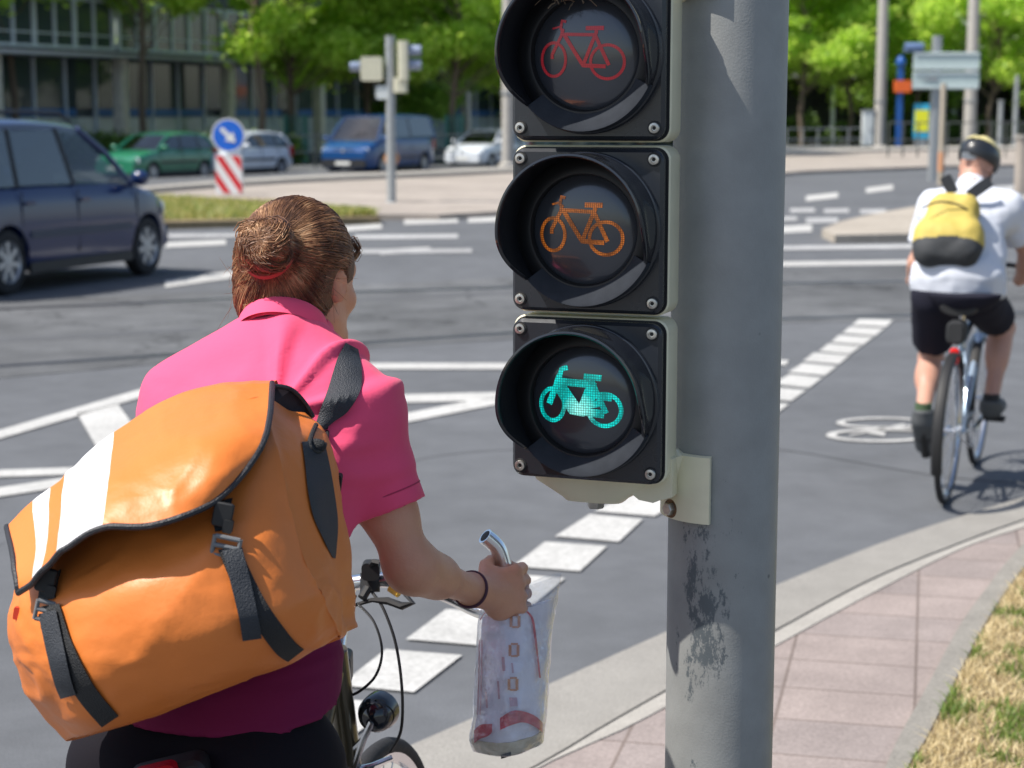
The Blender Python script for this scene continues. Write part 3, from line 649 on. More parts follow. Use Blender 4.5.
MB().lathe((X - .58, D, Z(68, D)), (-1, 0, 0), [(.09, 0), (.10, .02), (.09, .2), (.08, .2), (.08, .02)], 14).build('visor', m_vis, hd)
MB().rbox((X - .15, D - .02, Z(93, D)), (.26, .1, .26), .05).build('push_box', m_white, sg)
MB().lathe((X, D + .16, Z(158, D)), (0, -1, 0), [(0, 0), (.15, 0), (.15, .06), (0, .07)], 16).build('orange_button', mat('orange_button', (.55, .27, .12), .5), sg)
# green mesh tree guards and low rails
m_teal = mat('teal_mesh', (.04, .20, .16), .5)
def guard(px, D, w_, h_, label):
    X = (px - 512) / FOC * D; o = empty('tree_guard', (X, D, -.12), 0, label, 'tree guard', 'green mesh guards around young trees'); m_ = MB(); p_ = MB()
    cs = [(-w_ / 2, -w_ / 2), (w_ / 2, -w_ / 2), (w_ / 2, w_ / 2), (-w_ / 2, w_ / 2)]
    for i in range(4):
        a, b_ = cs[i], cs[(i + 1) % 4]; p_.box((X + a[0], D + a[1], .0 + h_ / 2), (.08, .08, h_))
        for k in range(1, 12): t = k / 12; m_.box((X + a[0] + (b_[0] - a[0]) * t, D + a[1] + (b_[1] - a[1]) * t, h_ / 2), (.014, .014, h_))
        for k in range(10): m_.box((X + (a[0] + b_[0]) / 2, D + (a[1] + b_[1]) / 2, .1 + k * h_ / 10), (abs(a[0] - b_[0]) + .02, abs(a[1] - b_[1]) + .02, .012))
    p_.build('corner_post', m_teal, o, False); m_.build('mesh', m_teal, o, False)
guard(298, 68.9, .75, 1.8, 'teal mesh guard round the pale tree left of the blue van'); guard(455, 67.9, .6, 1.8, 'teal mesh guard between the blue van and small silver car')
def railing(a, b_, h_, n_, label, z0=.0, m=m_galv):
    o = empty('railing', ((a[0] + b_[0]) / 2, (a[1] + b_[1]) / 2, z0), 0, label, 'railing')
    A = Vector((*a, z0)); B = Vector((*b_, z0))
    for zz in (h_, h_ * .5): MB().tube([A + Vector((0, 0, zz)), B + Vector((0, 0, zz))], .03, 6).build('rail', m, o)
    for k in range(n_ + 1): p = A.lerp(B, k / n_); MB().tube([p, p + Vector((0, 0, h_))], .035, 6).build('post', m, o)
m_drail = mat('dark_rail', (.10, .11, .11), .5, .4)
railing(((242 - 512) / FOC * 60, 60), ((520 - 512) / FOC * 66, 66), 1.1, 8, 'dark tubular railing behind the parked blue van', m=m_drail)
railing(((784 - 512) / FOC * 93, 93), ((860 - 512) / FOC * 97, 97), 1.1, 5, 'tubular railing before the hedge right of the thick pole', m=m_galv)
railing(((885 - 512) / FOC * 72, 72), ((1060 - 512) / FOC * 72, 72), 1.35, 12, 'thin tall railing behind the helmeted cyclist', z0=.15, m=m_drail)
# ------------------------------------------------------------ cars
def apply_bool(me, cutters):
    o = bpy.data.objects.new('tmp_body', me); col.objects.link(o); cs = []
    for c in cutters:
        co = bpy.data.objects.new('tmp_cut', c); col.objects.link(co); cs.append(co)
        md = o.modifiers.new('b', 'BOOLEAN'); md.operation = 'DIFFERENCE'; md.solver = 'EXACT'; md.object = co
    dg = bpy.context.evaluated_depsgraph_get(); out = bpy.data.meshes.new_from_object(o.evaluated_get(dg))
    for x in cs + [o]: bpy.data.objects.remove(x)
    return out
m_tyre = mat('tyre_rubber', (.018, .018, .02), .8, bump=.2, bs=60)
m_alloy = mat('alloy_rim', (.50, .51, .53), .35, .7)
m_cglass = glass_mat('car_glass', (.36, .40, .40), .16); m_clear = glass_mat('clear_car_glass', (.93, .95, .94), .02)
m_trim = mat('dark_trim', (.02, .021, .024), .5); m_inter = mat('car_interior', (.035, .035, .04), .8)
m_lamp = mat('headlamp', (.75, .78, .80), .08, spec=1.0); m_amber = mat('amber_lamp', (.75, .30, .05), .2); m_tail = mat('tail_lamp', (.35, .01, .01), .15); m_plate = mat('number_plate', (.7, .7, .66), .5)
def paint_m(name, c): return mat(name, c, .28, .0, coat=.7)
def car(label, cat, c, loc, heading, spec, group=None, near=False, clear_front=False):
    """local: x forward, y left, z up"""
    L, Wd, wb, wr = spec['L'], spec['W'] / 2, spec['wb'], spec['wr']; pm = paint_m(cat + '_paint', c)
    root = empty('parked_car' if not near else 'car', (0, 0, 0), 0, label, cat, group)
    if spec.get('van'): root.name = 'parked_van'
    xs, zt = zip(*spec['top'])
    rows = []; st = sorted(set([-L / 2, -L / 2 + .05, -L / 2 + .16] + [L / 2, L / 2 - .06, L / 2 - .2, L / 2 - .45] + list(np.linspace(-L / 2 + .35, L / 2 - .7, 14))))
    for x in st:
        e = min(1, (L / 2 - abs(x)) / .55); w_ = Wd * (.80 + .20 * (1 - (1 - e) ** 2.5)); z1 = float(np.interp(x, xs, zt)); zb = .20 + (.12 if abs(x) > L / 2 - .1 else 0) + (.06 if abs(x) > L / 2 - .04 else 0)
        hh = z1 - zb
        half = [(.0, zb), (w_ * .86, zb), (w_ * .96, zb + hh * .10), (w_ * .995, zb + hh * .28), (w_, zb + hh * .5), (w_ * .985, zb + hh * .78), (w_ * .955, zb + hh * .93), (w_ * .90, z1 - .005), (w_ * .5, z1 + .02), (0, z1 + .03)]
        rows.append([Vector((x, -y, z)) for y, z in half] + [Vector((x, y, z)) for y, z in half[1:-1][::-1]])
    b = MB(); b.grid(rows, cyc=True); nn = len(rows[0]); b.f.append(tuple(range(nn))[::-1]); b.mi.append(0); b.f.append(tuple((len(rows) - 1) * nn + i for i in range(nn))); b.mi.append(0)
    xf = spec['xf']; xr = xf - wb; cuts = []
    for x in (xf, xr):
        for sd in (-1, 1):
            k = MB(); k.lathe((x, sd * (Wd - .27), wr), (0, sd, 0), [(0, 0), (wr * 1.13, 0), (wr * 1.13, .5), (0, .5)], 32); cuts.append(k.mesh('cut'))
    body = link_mesh(apply_bool(b.mesh('body'), cuts), 'body', [pm], root, True, 32)
    # greenhouse
    xa, xb, xc, xd = spec['gh']; zr = spec['H']; zA = float(np.interp(xa, xs, zt)) - .01; zD = float(np.interp(xd, xs, zt)) - .01
    wB, wR = Wd * .93, Wd * .74; zB = lambda x: float(np.interp(x, xs, zt)) - .01
    def side(x, z, sd, o=0):
        zb = zB(min(max(x, xd), xa)); t = min(max((z - zb) / (zr - .05 - zb), 0), 1); return Vector((x, sd * (wB + (wR - wB) * t ** 1.3 + o), z))
    rr = []
    for k in range(9):
        x = xc + (xb - xc) * k / 8; dz = -.05 * (2 * k / 8 - 1) ** 2; rr.append([Vector((x, y, z + dz)) for y, z in [(-wR - .01, zr - .10), (-wR, zr - .045), (-wR * .85, zr - .008), (0, zr + .012), (wR * .85, zr - .008), (wR, zr - .045), (wR + .01, zr - .10), (wR * .8, zr - .06), (-wR * .8, zr - .06)]])
    k_ = MB(); k_.grid(rr, cyc=True); q = len(rr[0]); k_.f += [tuple(range(q))[::-1], tuple(8 * q + i for i in range(q))]; k_.mi += [0, 0]; k_.build('roof', pm, root, True, 35)
    def onroof(x): return zr - .07
    pil = MB(); pmm = MB()
    mids = spec['pillars']
    for sd in (-1, 1):
        pil = MB(); pil.tube([side(xa, zA, sd, -.02), side((xa + xb) / 2, (zA + zr - .07) / 2 + .03, sd, -.02), side(xb, zr - .10, sd, -.02)], .035, 6)
        pil.build('pillar', pm, root); pil = MB(); pil.tube([side(xd, zD, sd, -.03), side((xd + xc) / 2, (zD + zr) / 2, sd, -.03), side(xc, zr - .12, sd, -.03)], .06, 6)
        pil.build('pillar', pm, root)
        for (x0, x1) in mids: MB().tube([side(x0, zB(x0), sd, -.012), side(x1, zr - .1, sd, -.012)], .035, 4).build('door_pillar', m_trim, root)
    
    nodes = [(xa - .02, xb - .06)] + mids + [(xd + .03, xc + .02)]
    for sd in (-1, 1):
        for i in range(len(nodes) - 1):
            (a0, a1), (b0, b1) = nodes[i], nodes[i + 1]
            f_, g_ = (.04, .04); A = [side(a0 - f_, zB(a0) + .02, sd), side(b0 + g_, zB(b0) + .02, sd), side(b1 + g_, zr - .11, sd), side(a1 - f_, zr - .11, sd)]
            mm = m_clear if (clear_front and i == 0) else m_cglass
            MB().prism(A, (0, -sd * .008, 0)).build('side_window', mm, root, False)
    yb, yt = wB * .93, wR * .93
    def scr(x0, z0, x1, z1, nm):
        rows = []
        for k in range(5):
            t = k / 4; x = x0 + (x1 - x0) * t; z = z0 + (z1 - z0) * t; y = yb + (yt - yb) * t; sgn = 1 if x0 > 0 else -1
            rows.append([Vector((x + sgn * .10 * (1 - (j / 3 - 1) ** 2), (j / 3 - 1) * y, z)) for j in range(7)])
        k2 = MB(); k2.grid(rows); k2.build(nm, m_cglass, root)
    scr(xa - .02, zA + .01, xb, zr - .07, 'windscreen'); scr(xd + .02, zD + .03, xc - .02, zr - .09, 'rear_window')
    it = MB(); it.rbox(((xa + xd) / 2, 0, zA - .02), (xa - xd - .1, wB * 1.75, .05), .05, axis='z')
    for x in ([xb - .45, xb - 1.35] if xb - xc > 1.2 else [xb - .4]):
        for sd in (-1, 1): it.rbox((x, sd * Wd * .42, zA + .08), (.14, .44, .40), .06, axis='x', rot=None); it.rbox((x - .03, sd * Wd * .42, zA + .34), (.09, .24, .17), .05, axis='x')
    it.build('seats', m_inter, root)
    # wheels
    for x in (xf, xr):
        for sd in (-1, 1):
            c_ = Vector((x, sd * (Wd - .015), wr)); t_ = MB()
            t_.lathe(c_, (0, sd, 0), [(wr * .62, -.19), (wr * .92, -.2), (wr, -.16), (wr, -.05), (wr * .94, -.012), (wr * .80, .0), (wr * .655, -.012), (wr * .64, -.05)], 36)
            w_ = t_.build('wheel', m_tyre, root)
            r_ = MB(); r_.lathe(c_, (0, sd, 0), [(0, -.10), (wr * .60, -.10), (wr * .66, -.02), (wr * .64, -.004), (wr * .60, -.03), (wr * .58, -.095)], 32)
            ns = spec.get('spokes', 7)
            for k in range(ns):
                a = 2 * math.pi * k / ns; rot = Matrix.Rotation(a, 3, 'Y'); r_.box(c_ + rot @ Vector((0, 0, wr * .36)) + Vector((0, -sd * .035, 0)), (wr * .17, .03, wr * .56), rot)
            r_.lathe(c_, (0, sd, 0), [(0, -.012), (wr * .14, -.015), (wr * .17, -.06)], 16); r_.build('rim', m_alloy, w_)
            MB().lathe(c_, (0, sd, 0), [(0, -.13), (wr * .6, -.13)], 20).build('brake_disc', m_trim, w_)
    # trim
    zs = .20
    for sd in (-1, 1):
        sd_n = 'side_strip'; a, b_ = xf - wr * 1.15, xr + wr * 1.15; MB().rbox(((a + b_) / 2, sd * (Wd * .998), .56), (a - b_, .03, .07), .03, axis='y').build(sd_n, m_trim if not near else mat('navy_strip', (.03, .045, .08), .4), root)
        MB().rbox(((a + b_) / 2, sd * (Wd * .965), .24), (a - b_, .05, .10), .03, axis='y').build('sill', m_trim, root)
        mi_ = MB(); mi_.ell((xa - .12, sd * (Wd + .10), zA + .10), (.09, .12, .08), n=14, m=8); mi_.tube([(xa - .14, sd * Wd * .92, zA + .02), (xa - .12, sd * (Wd + .04), zA + .07)], .03, 6); mo = mi_.build('wing_mirror', pm, root)
        for (x0, x1) in [(xa - .18, None)] + [(m_[0], None) for m_ in mids[:2]]:
            MB().box((x0 if x0 != xa - .18 else xa - .03, sd * (Wd * .9925), .66), (.008, .012, .62)).build('door_gap', m_trim, root, False)
        for m_ in mids[:2]: MB().rbox((m_[0] + .14, sd * (Wd * .985 + .008), .86), (.17, .03, .035), .012).build('door_handle', pm, root)
        MB().rbox((L / 2 - .28, sd * Wd * .66, spec['lz']), (.30, .42, .17), .06, axis='x').build('headlight', m_lamp, root)
        MB().rbox((-L / 2 + .10, sd * Wd * .80, spec['lz'] + .15), (.22, .22, .34), .04, axis='x').build('tail_light', m_tail, root)
        MB().lathe((L / 2 - .13, sd * Wd * .70, .42), (1, 0, 0), [(0, .05), (.06, .05), (.07, 0)], 14).build('fog_lamp', m_lamp, root)
    MB().rbox((L / 2 - .055, 0, .40), (.16, Wd * 1.66, .26), .08, axis='x').build('front_bumper', pm if not spec.get('van') else m_trim, root)
    gr = MB()
    gr.rbox((L / 2 - .10, 0, spec['lz'] - .02), (.12, Wd * .80, .15), .04, axis='x'); gr.build('grille', m_trim, root)
    MB().rbox((L / 2 - .00, 0, spec['lz']), (.03, .12, .12), .055, axis='x').build('badge', m_alloy, root)
    MB().rbox((L / 2 + .03, 0, .40), (.02, .52, .11), .01, axis='x').build('number_plate', m_plate, root)
    MB().rbox((-L / 2 + .04, 0, .42), (.14, Wd * 1.7, .26), .08, axis='x').build('rear_bumper', pm, root)
    for sd in (-1, 1): MB().tube([(xa + .18, sd * .1, zA + .05), ((xa + xb) / 2 + .2, sd * .1 + .3, (zA + zr) / 2 - .14)], .01, 5).build('wiper', m_trim, root)
    if spec.get('rails'):
        for sd in (-1, 1):
            q = wR - .02; MB().tube([(xb - .1, sd * q, zr - .03), (xb - .3, sd * q, zr + .055), ((xb + xc) / 2, sd * q, zr + .07), (xc + .3, sd * q, zr + .05), (xc + .1, sd * q, zr - .03)], .02, 8).build('roof_rail', m_trim, root)
    root.location = loc; root.rotation_euler = (0, 0, math.atan2(heading[1], heading[0])); return root
HATCH = dict(L=3.95, W=1.66, wb=2.45, wr=.29, xf=1.22, H=1.42, top=[(-1.98, .78), (-1.85, .92), (-.5, .93), (.75, .92), (1.4, .84), (1.8, .74), (1.98, .60)], gh=(.95, .25, -1.45, -1.85), pillars=[(-.15, -.2), (-1.05, -1.0)], lz=.62)
MPV = dict(L=4.35, W=1.78, wb=2.72, wr=.315, xf=1.56, H=1.66, top=[(-2.18, .85), (-2.08, 1.0), (-.6, 1.02), (1.05, 1.0), (1.6, .93), (2.0, .82), (2.18, .64)], gh=(1.35, .45, -1.75, -2.08), pillars=[(.12, .0), (-.92, -.88)], lz=.70, rails=True, spokes=7)
VAN = dict(L=4.9, W=1.92, wb=3.0, wr=.34, xf=1.5, H=1.94, top=[(-2.45, 1.1), (-2.40, 1.2), (1.2, 1.18), (1.7, 1.10), (2.2, .98), (2.45, .75)], gh=(1.75, 1.0, -2.30, -2.42), pillars=[(.85, .75), (-.6, -.6)], lz=.80, van=True)
a, b = G(32, 294), G(147, 277); h = (b - a); wbm = h.length; h.normalize(); sc = wbm / MPV['wb']; lft = Vector((-h.y, h.x, 0))
MPV2 = dict(MPV)
cc = a + h * (wbm / 2) + lft * (MPV['W'] / 2) - h * ((MPV['xf'] - MPV['wb'] / 2))
nc = car('navy blue estate car with roof rails and silver rims crossing at the left edge', 'car', (.003, .018, .09), (cc.x, cc.y, .0), (h.x, h.y), MPV2, near=True, clear_front=True)
print('NEARCAR wheelbase', wbm)
nc.scale = (max(sc, .92),) * 3 if sc < 1 else (sc,) * 3
nc.scale.z = 1.06
def at(px, D): return ((px - 512) / FOC * D, D, -.12)
car('metallic green hatchback parked behind the navy car', 'hatchback', (.015, .17, .09), at(160, 54), (-.45, -.89), HATCH, 'cars parked along the far side')
car('pale silver hatchback parked behind the round arrow sign', 'silver car', (.60, .64, .70), at(240, 57), (-.45, -.89), HATCH, 'cars parked along the far side')
car('mid blue van parked facing left behind the far signal pole', 'van', (.004, .055, .19), at(380, 60), (-.40, -.915), VAN, 'cars parked along the far side')
car('small pale silver car parked just left of the signal housing', 'small car', (.66, .70, .75), at(488, 66), (-.45, -.89), HATCH, 'cars parked along the far side')
# ------------------------------------------------------------ the signal pole
def pole_mat():
    m = mat('painted_galvanised_pole', (.275, .28, .272), .52, .2, var=.09, vs=14, bump=.07, bs=300, rv=.08)
    n = m.node_tree.nodes; l = m.node_tree.links; b = n['Principled BSDF']; src = b.inputs['Base Color'].links[0].from_socket
    g = n.new('ShaderNodeNewGeometry'); t = n.new('ShaderNodeTexNoise'); t.inputs['Scale'].default_value = 34; t.inputs['Detail'].default_value = 9; t.inputs['Roughness'].default_value = .82
    mp = n.new('ShaderNodeMapping'); mp.inputs['Scale'].default_value = (1, 1, .45); l.new(g.outputs['Position'], mp.inputs[0]); l.new(mp.outputs[0], t.inputs['Vector'])
    d = n.new('ShaderNodeVectorMath'); d.operation = 'DISTANCE'; d.inputs[1].default_value = tuple(WORN); mp2 = n.new('ShaderNodeMapping'); 
    sx = n.new('ShaderNodeVectorMath'); sx.operation = 'SUBTRACT'; sx.inputs[1].default_value = tuple(WORN); l.new(g.outputs['Position'], sx.inputs[0])
    sc_ = n.new('ShaderNodeVectorMath'); sc_.operation = 'MULTIPLY'; sc_.inputs[1].default_value = (1, 1, .30); l.new(sx.outputs[0], sc_.inputs[0])
    ln = n.new('ShaderNodeVectorMath'); ln.operation = 'LENGTH'; l.new(sc_.outputs[0], ln.inputs[0])
    mr = n.new('ShaderNodeMapRange'); mr.inputs['From Min'].default_value = .015; mr.inputs['From Max'].default_value = .105; mr.inputs['To Min'].default_value = .14; mr.inputs['To Max'].default_value = -.16; l.new(ln.outputs['Value'], mr.inputs[0])
    ad = n.new('ShaderNodeMath'); l.new(t.outputs[0], ad.inputs[0]); l.new(mr.outputs[0], ad.inputs[1])
    st = n.new('ShaderNodeMapRange'); st.inputs['From Min'].default_value = .515; st.inputs['From Max'].default_value = .56; l.new(ad.outputs[0], st.inputs[0])
    mx = n.new('ShaderNodeMix'); mx.data_type = 'RGBA'; l.new(st.outputs[0], mx.inputs[0]); l.new(src, mx.inputs[6]); mx.inputs[7].default_value = (.10, .115, .125, 1); l.new(mx.outputs[2], b.inputs['Base Color'])
    # small dark specks
    v = n.new('ShaderNodeTexVoronoi'); v.inputs['Scale'].default_value = 9; l.new(g.outputs['Position'], v.inputs['Vector']); s2 = n.new('ShaderNodeMapRange'); s2.inputs['From Min'].default_value = .035; s2.inputs['From Max'].default_value = .05; s2.inputs['To Min'].default_value = .75; s2.inputs['To Max'].default_value = 0; l.new(v.outputs['Distance'], s2.inputs[0])
    m2 = n.new('ShaderNodeMix'); m2.data_type = 'RGBA'; l.new(s2.outputs[0], m2.inputs[0]); l.new(mx.outputs[2], m2.inputs[6]); m2.inputs[7].default_value = (.07, .08, .09, 1); l.new(m2.outputs[2], b.inputs['Base Color'])
    return m
PC = P(725, 384, 2.80); PR = .0855
WORN = P(692, 610, 2.735)
PX, PY = PC.x, PC.y
sp = empty('signal_pole', (PX, PY, .04), 0, 'thick weathered grey steel pole carrying the large bicycle signal', 'pole')
m_pole = pole_mat()
b = MB(); b.lathe((PX, PY, .04), (0, 0, 1), [(.14, 0), (.14, .02), (PR, .021), (PR, .6), (PR, 1.2), (PR, 1.8), (PR, 2.4), (PR * .99, 4.2), (.02, 4.25), (0, 4.25)], 96); b.build('shaft', m_pole, sp)
bb = MB()
for k in range(4): a = R(45 + 90 * k); bb.lathe((PX + .118 * math.cos(a), PY + .118 * math.sin(a), .06), (0, 0, 1), [(0, .03), (.011, .03), (.011, 0)], 6)
bb.build('anchor_bolt', m_galv, sp)
# ------------------------------------------------------------ the bicycle signal
SYAW = R(-20)
m_house = mat('cream_housing', (.74, .69, .49), .42, var=.10, vs=5, bump=.06, bs=60, rv=.08)
m_gloss = mat('glossy_black_plastic', (.017, .020, .026), .26, spec=.6, bump=.03, bs=30, rv=.10)
m_lip = mat('grey_black_lip', (.030, .034, .042), .75, spec=.08, var=.15, vs=30, bump=.03, bs=60)
m_vgloss = mat('polished_black_visor', (.012, .013, .017), .11, spec=.8, bump=.02, bs=18, rv=.06)
m_matt = mat('matt_black_inner', (.006, .006, .007), .5)
m_rubber = mat('rubber_seal', (.012, .012, .013), .6)
m_screw = mat('zinc_screw', (.55, .53, .48), .35, .9, var=.2, vs=60); m_hole = mat('socket_hole', (.01, .01, .01), .7)
m_lens = mat('dark_lens', (.055, .061, .074), .22, metal=.36, spec=.6, bump=.015, bs=200, coat=.6)
def symbol_mat(name, c, e, es, scale=430, dark=.35, grade=None):
    m = bpy.data.materials.new(name); m.use_nodes = True; n = m.node_tree.nodes; l = m.node_tree.links; b = n['Principled BSDF']
    tc = n.new('ShaderNodeTexCoord'); v = n.new('ShaderNodeTexVoronoi'); v.inputs['Scale'].default_value = scale; v.inputs['Randomness'].default_value = .15; l.new(tc.outputs['Object'], v.inputs['Vector'])
    r = n.new('ShaderNodeMapRange'); r.inputs['From Min'].default_value = .15; r.inputs['From Max'].default_value = .62; r.inputs['To Min'].default_value = 1; r.inputs['To Max'].default_value = dark; l.new(v.outputs['Distance'], r.inputs[0])
    vm = n.new('ShaderNodeVectorMath'); vm.operation = 'SCALE'; vm.inputs[0].default_value = c; l.new(r.outputs[0], vm.inputs['Scale']); l.new(vm.outputs[0], b.inputs['Base Color']); b.inputs['Roughness'].default_value = .25
    if e:
        b.inputs['Emission Color'].default_value = (*e, 1)
        ms = n.new('ShaderNodeMath'); ms.operation = 'MULTIPLY'; ms.inputs[1].default_value = es; l.new(r.outputs[0], ms.inputs[0])
        if grade:
            d = n.new('ShaderNodeVectorMath'); d.operation = 'DISTANCE'; d.inputs[1].default_value = grade; l.new(tc.outputs['Object'], d.inputs[0])
            r2 = n.new('ShaderNodeMapRange'); r2.inputs['From Min'].default_value = .0; r2.inputs['From Max'].default_value = .028; r2.inputs['To Min'].default_value = 1; r2.inputs['To Max'].default_value = 0; l.new(d.outputs['Value'], r2.inputs[0])
            mc = n.new('ShaderNodeMix'); mc.data_type = 'RGBA'; l.new(r2.outputs[0], mc.inputs[0]); mc.inputs[6].default_value = (*e, 1); mc.inputs[7].default_value = (.40, 1.0, .88, 1); l.new(mc.outputs[2], b.inputs['Emission Color'])
        l.new(ms.outputs[0], b.inputs['Emission Strength'])
    return m
YC = P(589, 230.5, 2.69)                       # centre of the middle lens door
root = empty('bicycle_signal', (0, 0, 0), 0, 'three lens bicycle traffic signal with black visors and cream housing, green cycle lit', 'traffic light')
LR = .081                                    # visible lens radius
PITCH = .2565
def rim_arc(): pass
def module(zc, sym):
    q = MB(); q.rbox((0, .036, zc), (.2445, .060, .2515), .020, bev=.004, n=6); hs = q.build('housing', m_house, root)
    q = MB(); q.rbox((0, -.004, zc), (.2350, .020, .2430), .018, bev=.005, n=6); dr = q.build('door', m_gloss, root)
    q = MB(); q.rbox((0, .0075, zc), (.2400, .004, .247), .019, n=6); q.build('seal', m_rubber, root)
    for sx in (-1, 1):
        for sz in (-1, 1):
            c = Vector((sx * .1035, -.0145, zc + sz * .1065 - (.0 if sz > 0 else -.002)))
            q = MB(); q.lathe(c, (0, -1, 0), [(.0105, -.002), (.0105, .0005), (.0102, .001), (0, .001)], 24, mi=2)
            q.lathe(c, (0, -1, 0), [(.0082, 0), (.0082, .003), (.0074, .0045), (.0042, .005), (.0038, .0025), (0, .002)], 24)
            q.lathe(c, (0, -1, 0), [(.0030, .0027), (0, .0028)], 6, mi=1); q.build('screw', [m_screw, m_hole, m_rubber], dr)
    # round collar, stepping out of the door
    cz = zc + .002
    q = MB(); q.lathe((0, -.0135, cz), (0, -1, 0), [(.1160, -.004), (.1160, .006), (.1150, .009), (.1125, .010), (.1085, .010), (.1070, .004), (.1070, -.004)], 96); q.build('collar', m_gloss, root)
    # sloping inner ring round the lens
    q = MB(); q.lathe((0, -.0135, cz), (0, -1, 0), [(.1080, .006), (.1060, .008), (.0950, .011), (.0880, .014), (LR + .0025, .0135), (LR + .0005, .009), (LR - .0005, .002)], 96); q.build('inner_ring', m_matt, root)
    # lens
    q = MB(); q.lathe((0, -.0135, cz), (0, -1, 0), [(0, .0145), (.02, .0142), (.04, .0128), (.06, .0103), (.075, .0070), (LR, .003)], 96); ln = q.build('lens', m_lens, root, True, 80)
    # visor, open at the bottom
    q = MB(); rows = []; N = 120; A0, A1 = -24, 222   # angle from +x; -90 is straight down
    for side_ in (0, 1):
        pass
    def Lf(a):                                    # visor length by angle
        t = min((a - A0), (A1 - a)) / 40.0; t = min(max(t, 0), 1); return .032 + .056 * (1 - (1 - t) ** 2.0)
    inner = []; outer = []
    for k in range(N + 1):
        a = A0 + (A1 - A0) * k / N; ca, sa = math.cos(R(a)), math.sin(R(a)); Lk = Lf(a); r0, r1 = .1035, .1035
        def pt(r, y):
            r = r + .0055 + .002 * max(0, sa); return Vector((r * ca, -.0135 - y, cz + r * sa))
        fl = .0045
        rows.append([pt(.1005, .006), pt(.1005, Lk * .5), pt(.1015, Lk - .004), pt(.1015, Lk), pt(.1035, Lk + .0018), pt(.1065, Lk + .0012), pt(.1072, Lk - .004), pt(.1045, Lk - .012), pt(.1050, Lk * .5), pt(.1065, .006)])
    q.grid(rows, cyc=True); n_ = len(rows[0]); b0 = 0; q.f += [tuple(range(n_)), tuple(N * n_ + i for i in range(n_))[::-1]]; q.mi += [0, 0]
    vo = q.build('visor', m_vgloss, root, True, 50)
    # lower lip that closes the ring under the lens
    q = MB(); rows = []
    for k in range(41):
        a = 222 + (336 - 222) * k / 40; ca, sa = math.cos(R(a)), math.sin(R(a)); e = 1 - abs(2 * k / 40 - 1) ** 4
        def pt(r, y): return Vector((r * ca, -.0135 - y, cz + r * sa))
        rows.append([pt(.0840, .012), pt(.0855, .0135), pt(.1075, .027 + .004 * e), pt(.1115, .028 + .004 * e), pt(.1130, .025), pt(.1130, .004)])
    q.grid(rows, cyc=True); q.f += [tuple(range(6)), tuple(40 * 6 + i for i in range(6))[::-1]]; q.mi += [0, 0]; q.build('lower_lip', m_lip, root, True, 50)
    # cycle symbol
    s = MB(); w0 = sym['w']
    def onlens(x, z):
        r = math.hypot(x, z); y = np.interp(r, [0, .02, .04, .06, .075, LR], [.0145, .0142, .0128, .0103, .0070, .003]); return Vector((x, -.0135 - y - .0009, cz + z))
    def stroke(pts, w_, cyc=False):
        pts = [Vector((p[0] * LR, p[1] * LR)) for p in pts]; d = []
        for i in range(len(pts) - (0 if cyc else 1)):
            a, b_ = pts[i], pts[(i + 1) % len(pts)]; n2 = max(1, int((b_ - a).length / .004)); d += [a.lerp(b_, j / n2) for j in range(n2)]
        if not cyc: d.append(pts[-1])
        L_, R_ = [], []
        for i, p in enumerate(d):
            t = (d[(i + 1) % len(d)] - d[i - 1]) if cyc else (d[min(i + 1, len(d) - 1)] - d[max(i - 1, 0)])
            t.normalize(); nn = Vector((-t.y, t.x)) * w_ * LR * .5; L_.append(onlens(*(p + nn))); R_.append(onlens(*(p - nn)))
        if cyc: L_.append(L_[0]); R_.append(R_[0])
        s.grid([L_, R_])
    ew = lambda cx, cz_, rx, rz, n2=36: [(cx + rx * math.cos(2 * math.pi * k / n2), cz_ + rz * math.sin(2 * math.pi * k / n2)) for k in range(n2)]
    stroke(ew(-.59, -.09, .235, .30), w0, True); stroke(ew(.43, -.14, .31, .30), w0, True)
    for st_, k in sym['strokes']: stroke(st_, w0 * k)
    s.build('cycle_symbol', sym['m'], ln, False, fix=False)
thin = [([(-.36, .58), (-.44, .60), (-.46, .46), (-.40, .40)], 1), ([(-.46, .50), (-.62, .46)], .6), ([(-.42, .46), (-.44, .34), (-.62, .0), (-.62, -.08)], 1.1), ([(-.44, .36), (.19, .34)], 1.1), ([(-.38, .34), (-.02, -.20), (.40, -.22)], 1.3),
        ([(-.02, -.20), (.22, .38)], 1.2), ([(.20, .34), (.46, -.20)], 1.2), ([(.22, .36), (.22, .46)], 1.2), ([(.02, .46), (.36, .46)], 1.4)]
fat = [([(-.30, .62), (-.42, .58), (-.46, .44)], 1.2), ([(-.46, .46), (-.52, .26), (-.66, -.08)], 1.5), ([(-.46, .35), (.2, .33)], 1.7), ([(-.42, .30), (-.05, -.18), (.42, -.22)], 1.9), ([(-.46, .20), (-.20, -.18)], 1.8), ([(-.30, -.02), (-.20, -.18), (.05, -.20)], 2.0),
       ([(-.02, -.18), (.20, .38)], 2.1), ([(.20, .34), (.46, -.20)], 1.3), ([(.08, -.02), (.24, .26)], 1.9), ([(.02, .47), (.36, .45)], 1.4), ([(.18, .40), (.30, .10), (.56, .08)], 1.3), ([(.10, -.06), (.34, -.02)], 1.6)]
m_sr = symbol_mat('red_symbol_faint_glow', (.50, .035, .045), (.6, .02, .04), .10, 300, .7)  # lens is off; a faint red glow is put into the symbol
m_sy = symbol_mat('amber_symbol_faint_glow', (.75, .22, .035), (.9, .22, .02), .22, 330, .22)  # lens is off; a faint amber glow is put into the symbol
m_sg = symbol_mat('lit_green_symbol', (.01, .36, .34), (.0, .56, .50), 1.05, 270, .22, grade=(-.004, -.025, -PITCH - .012))
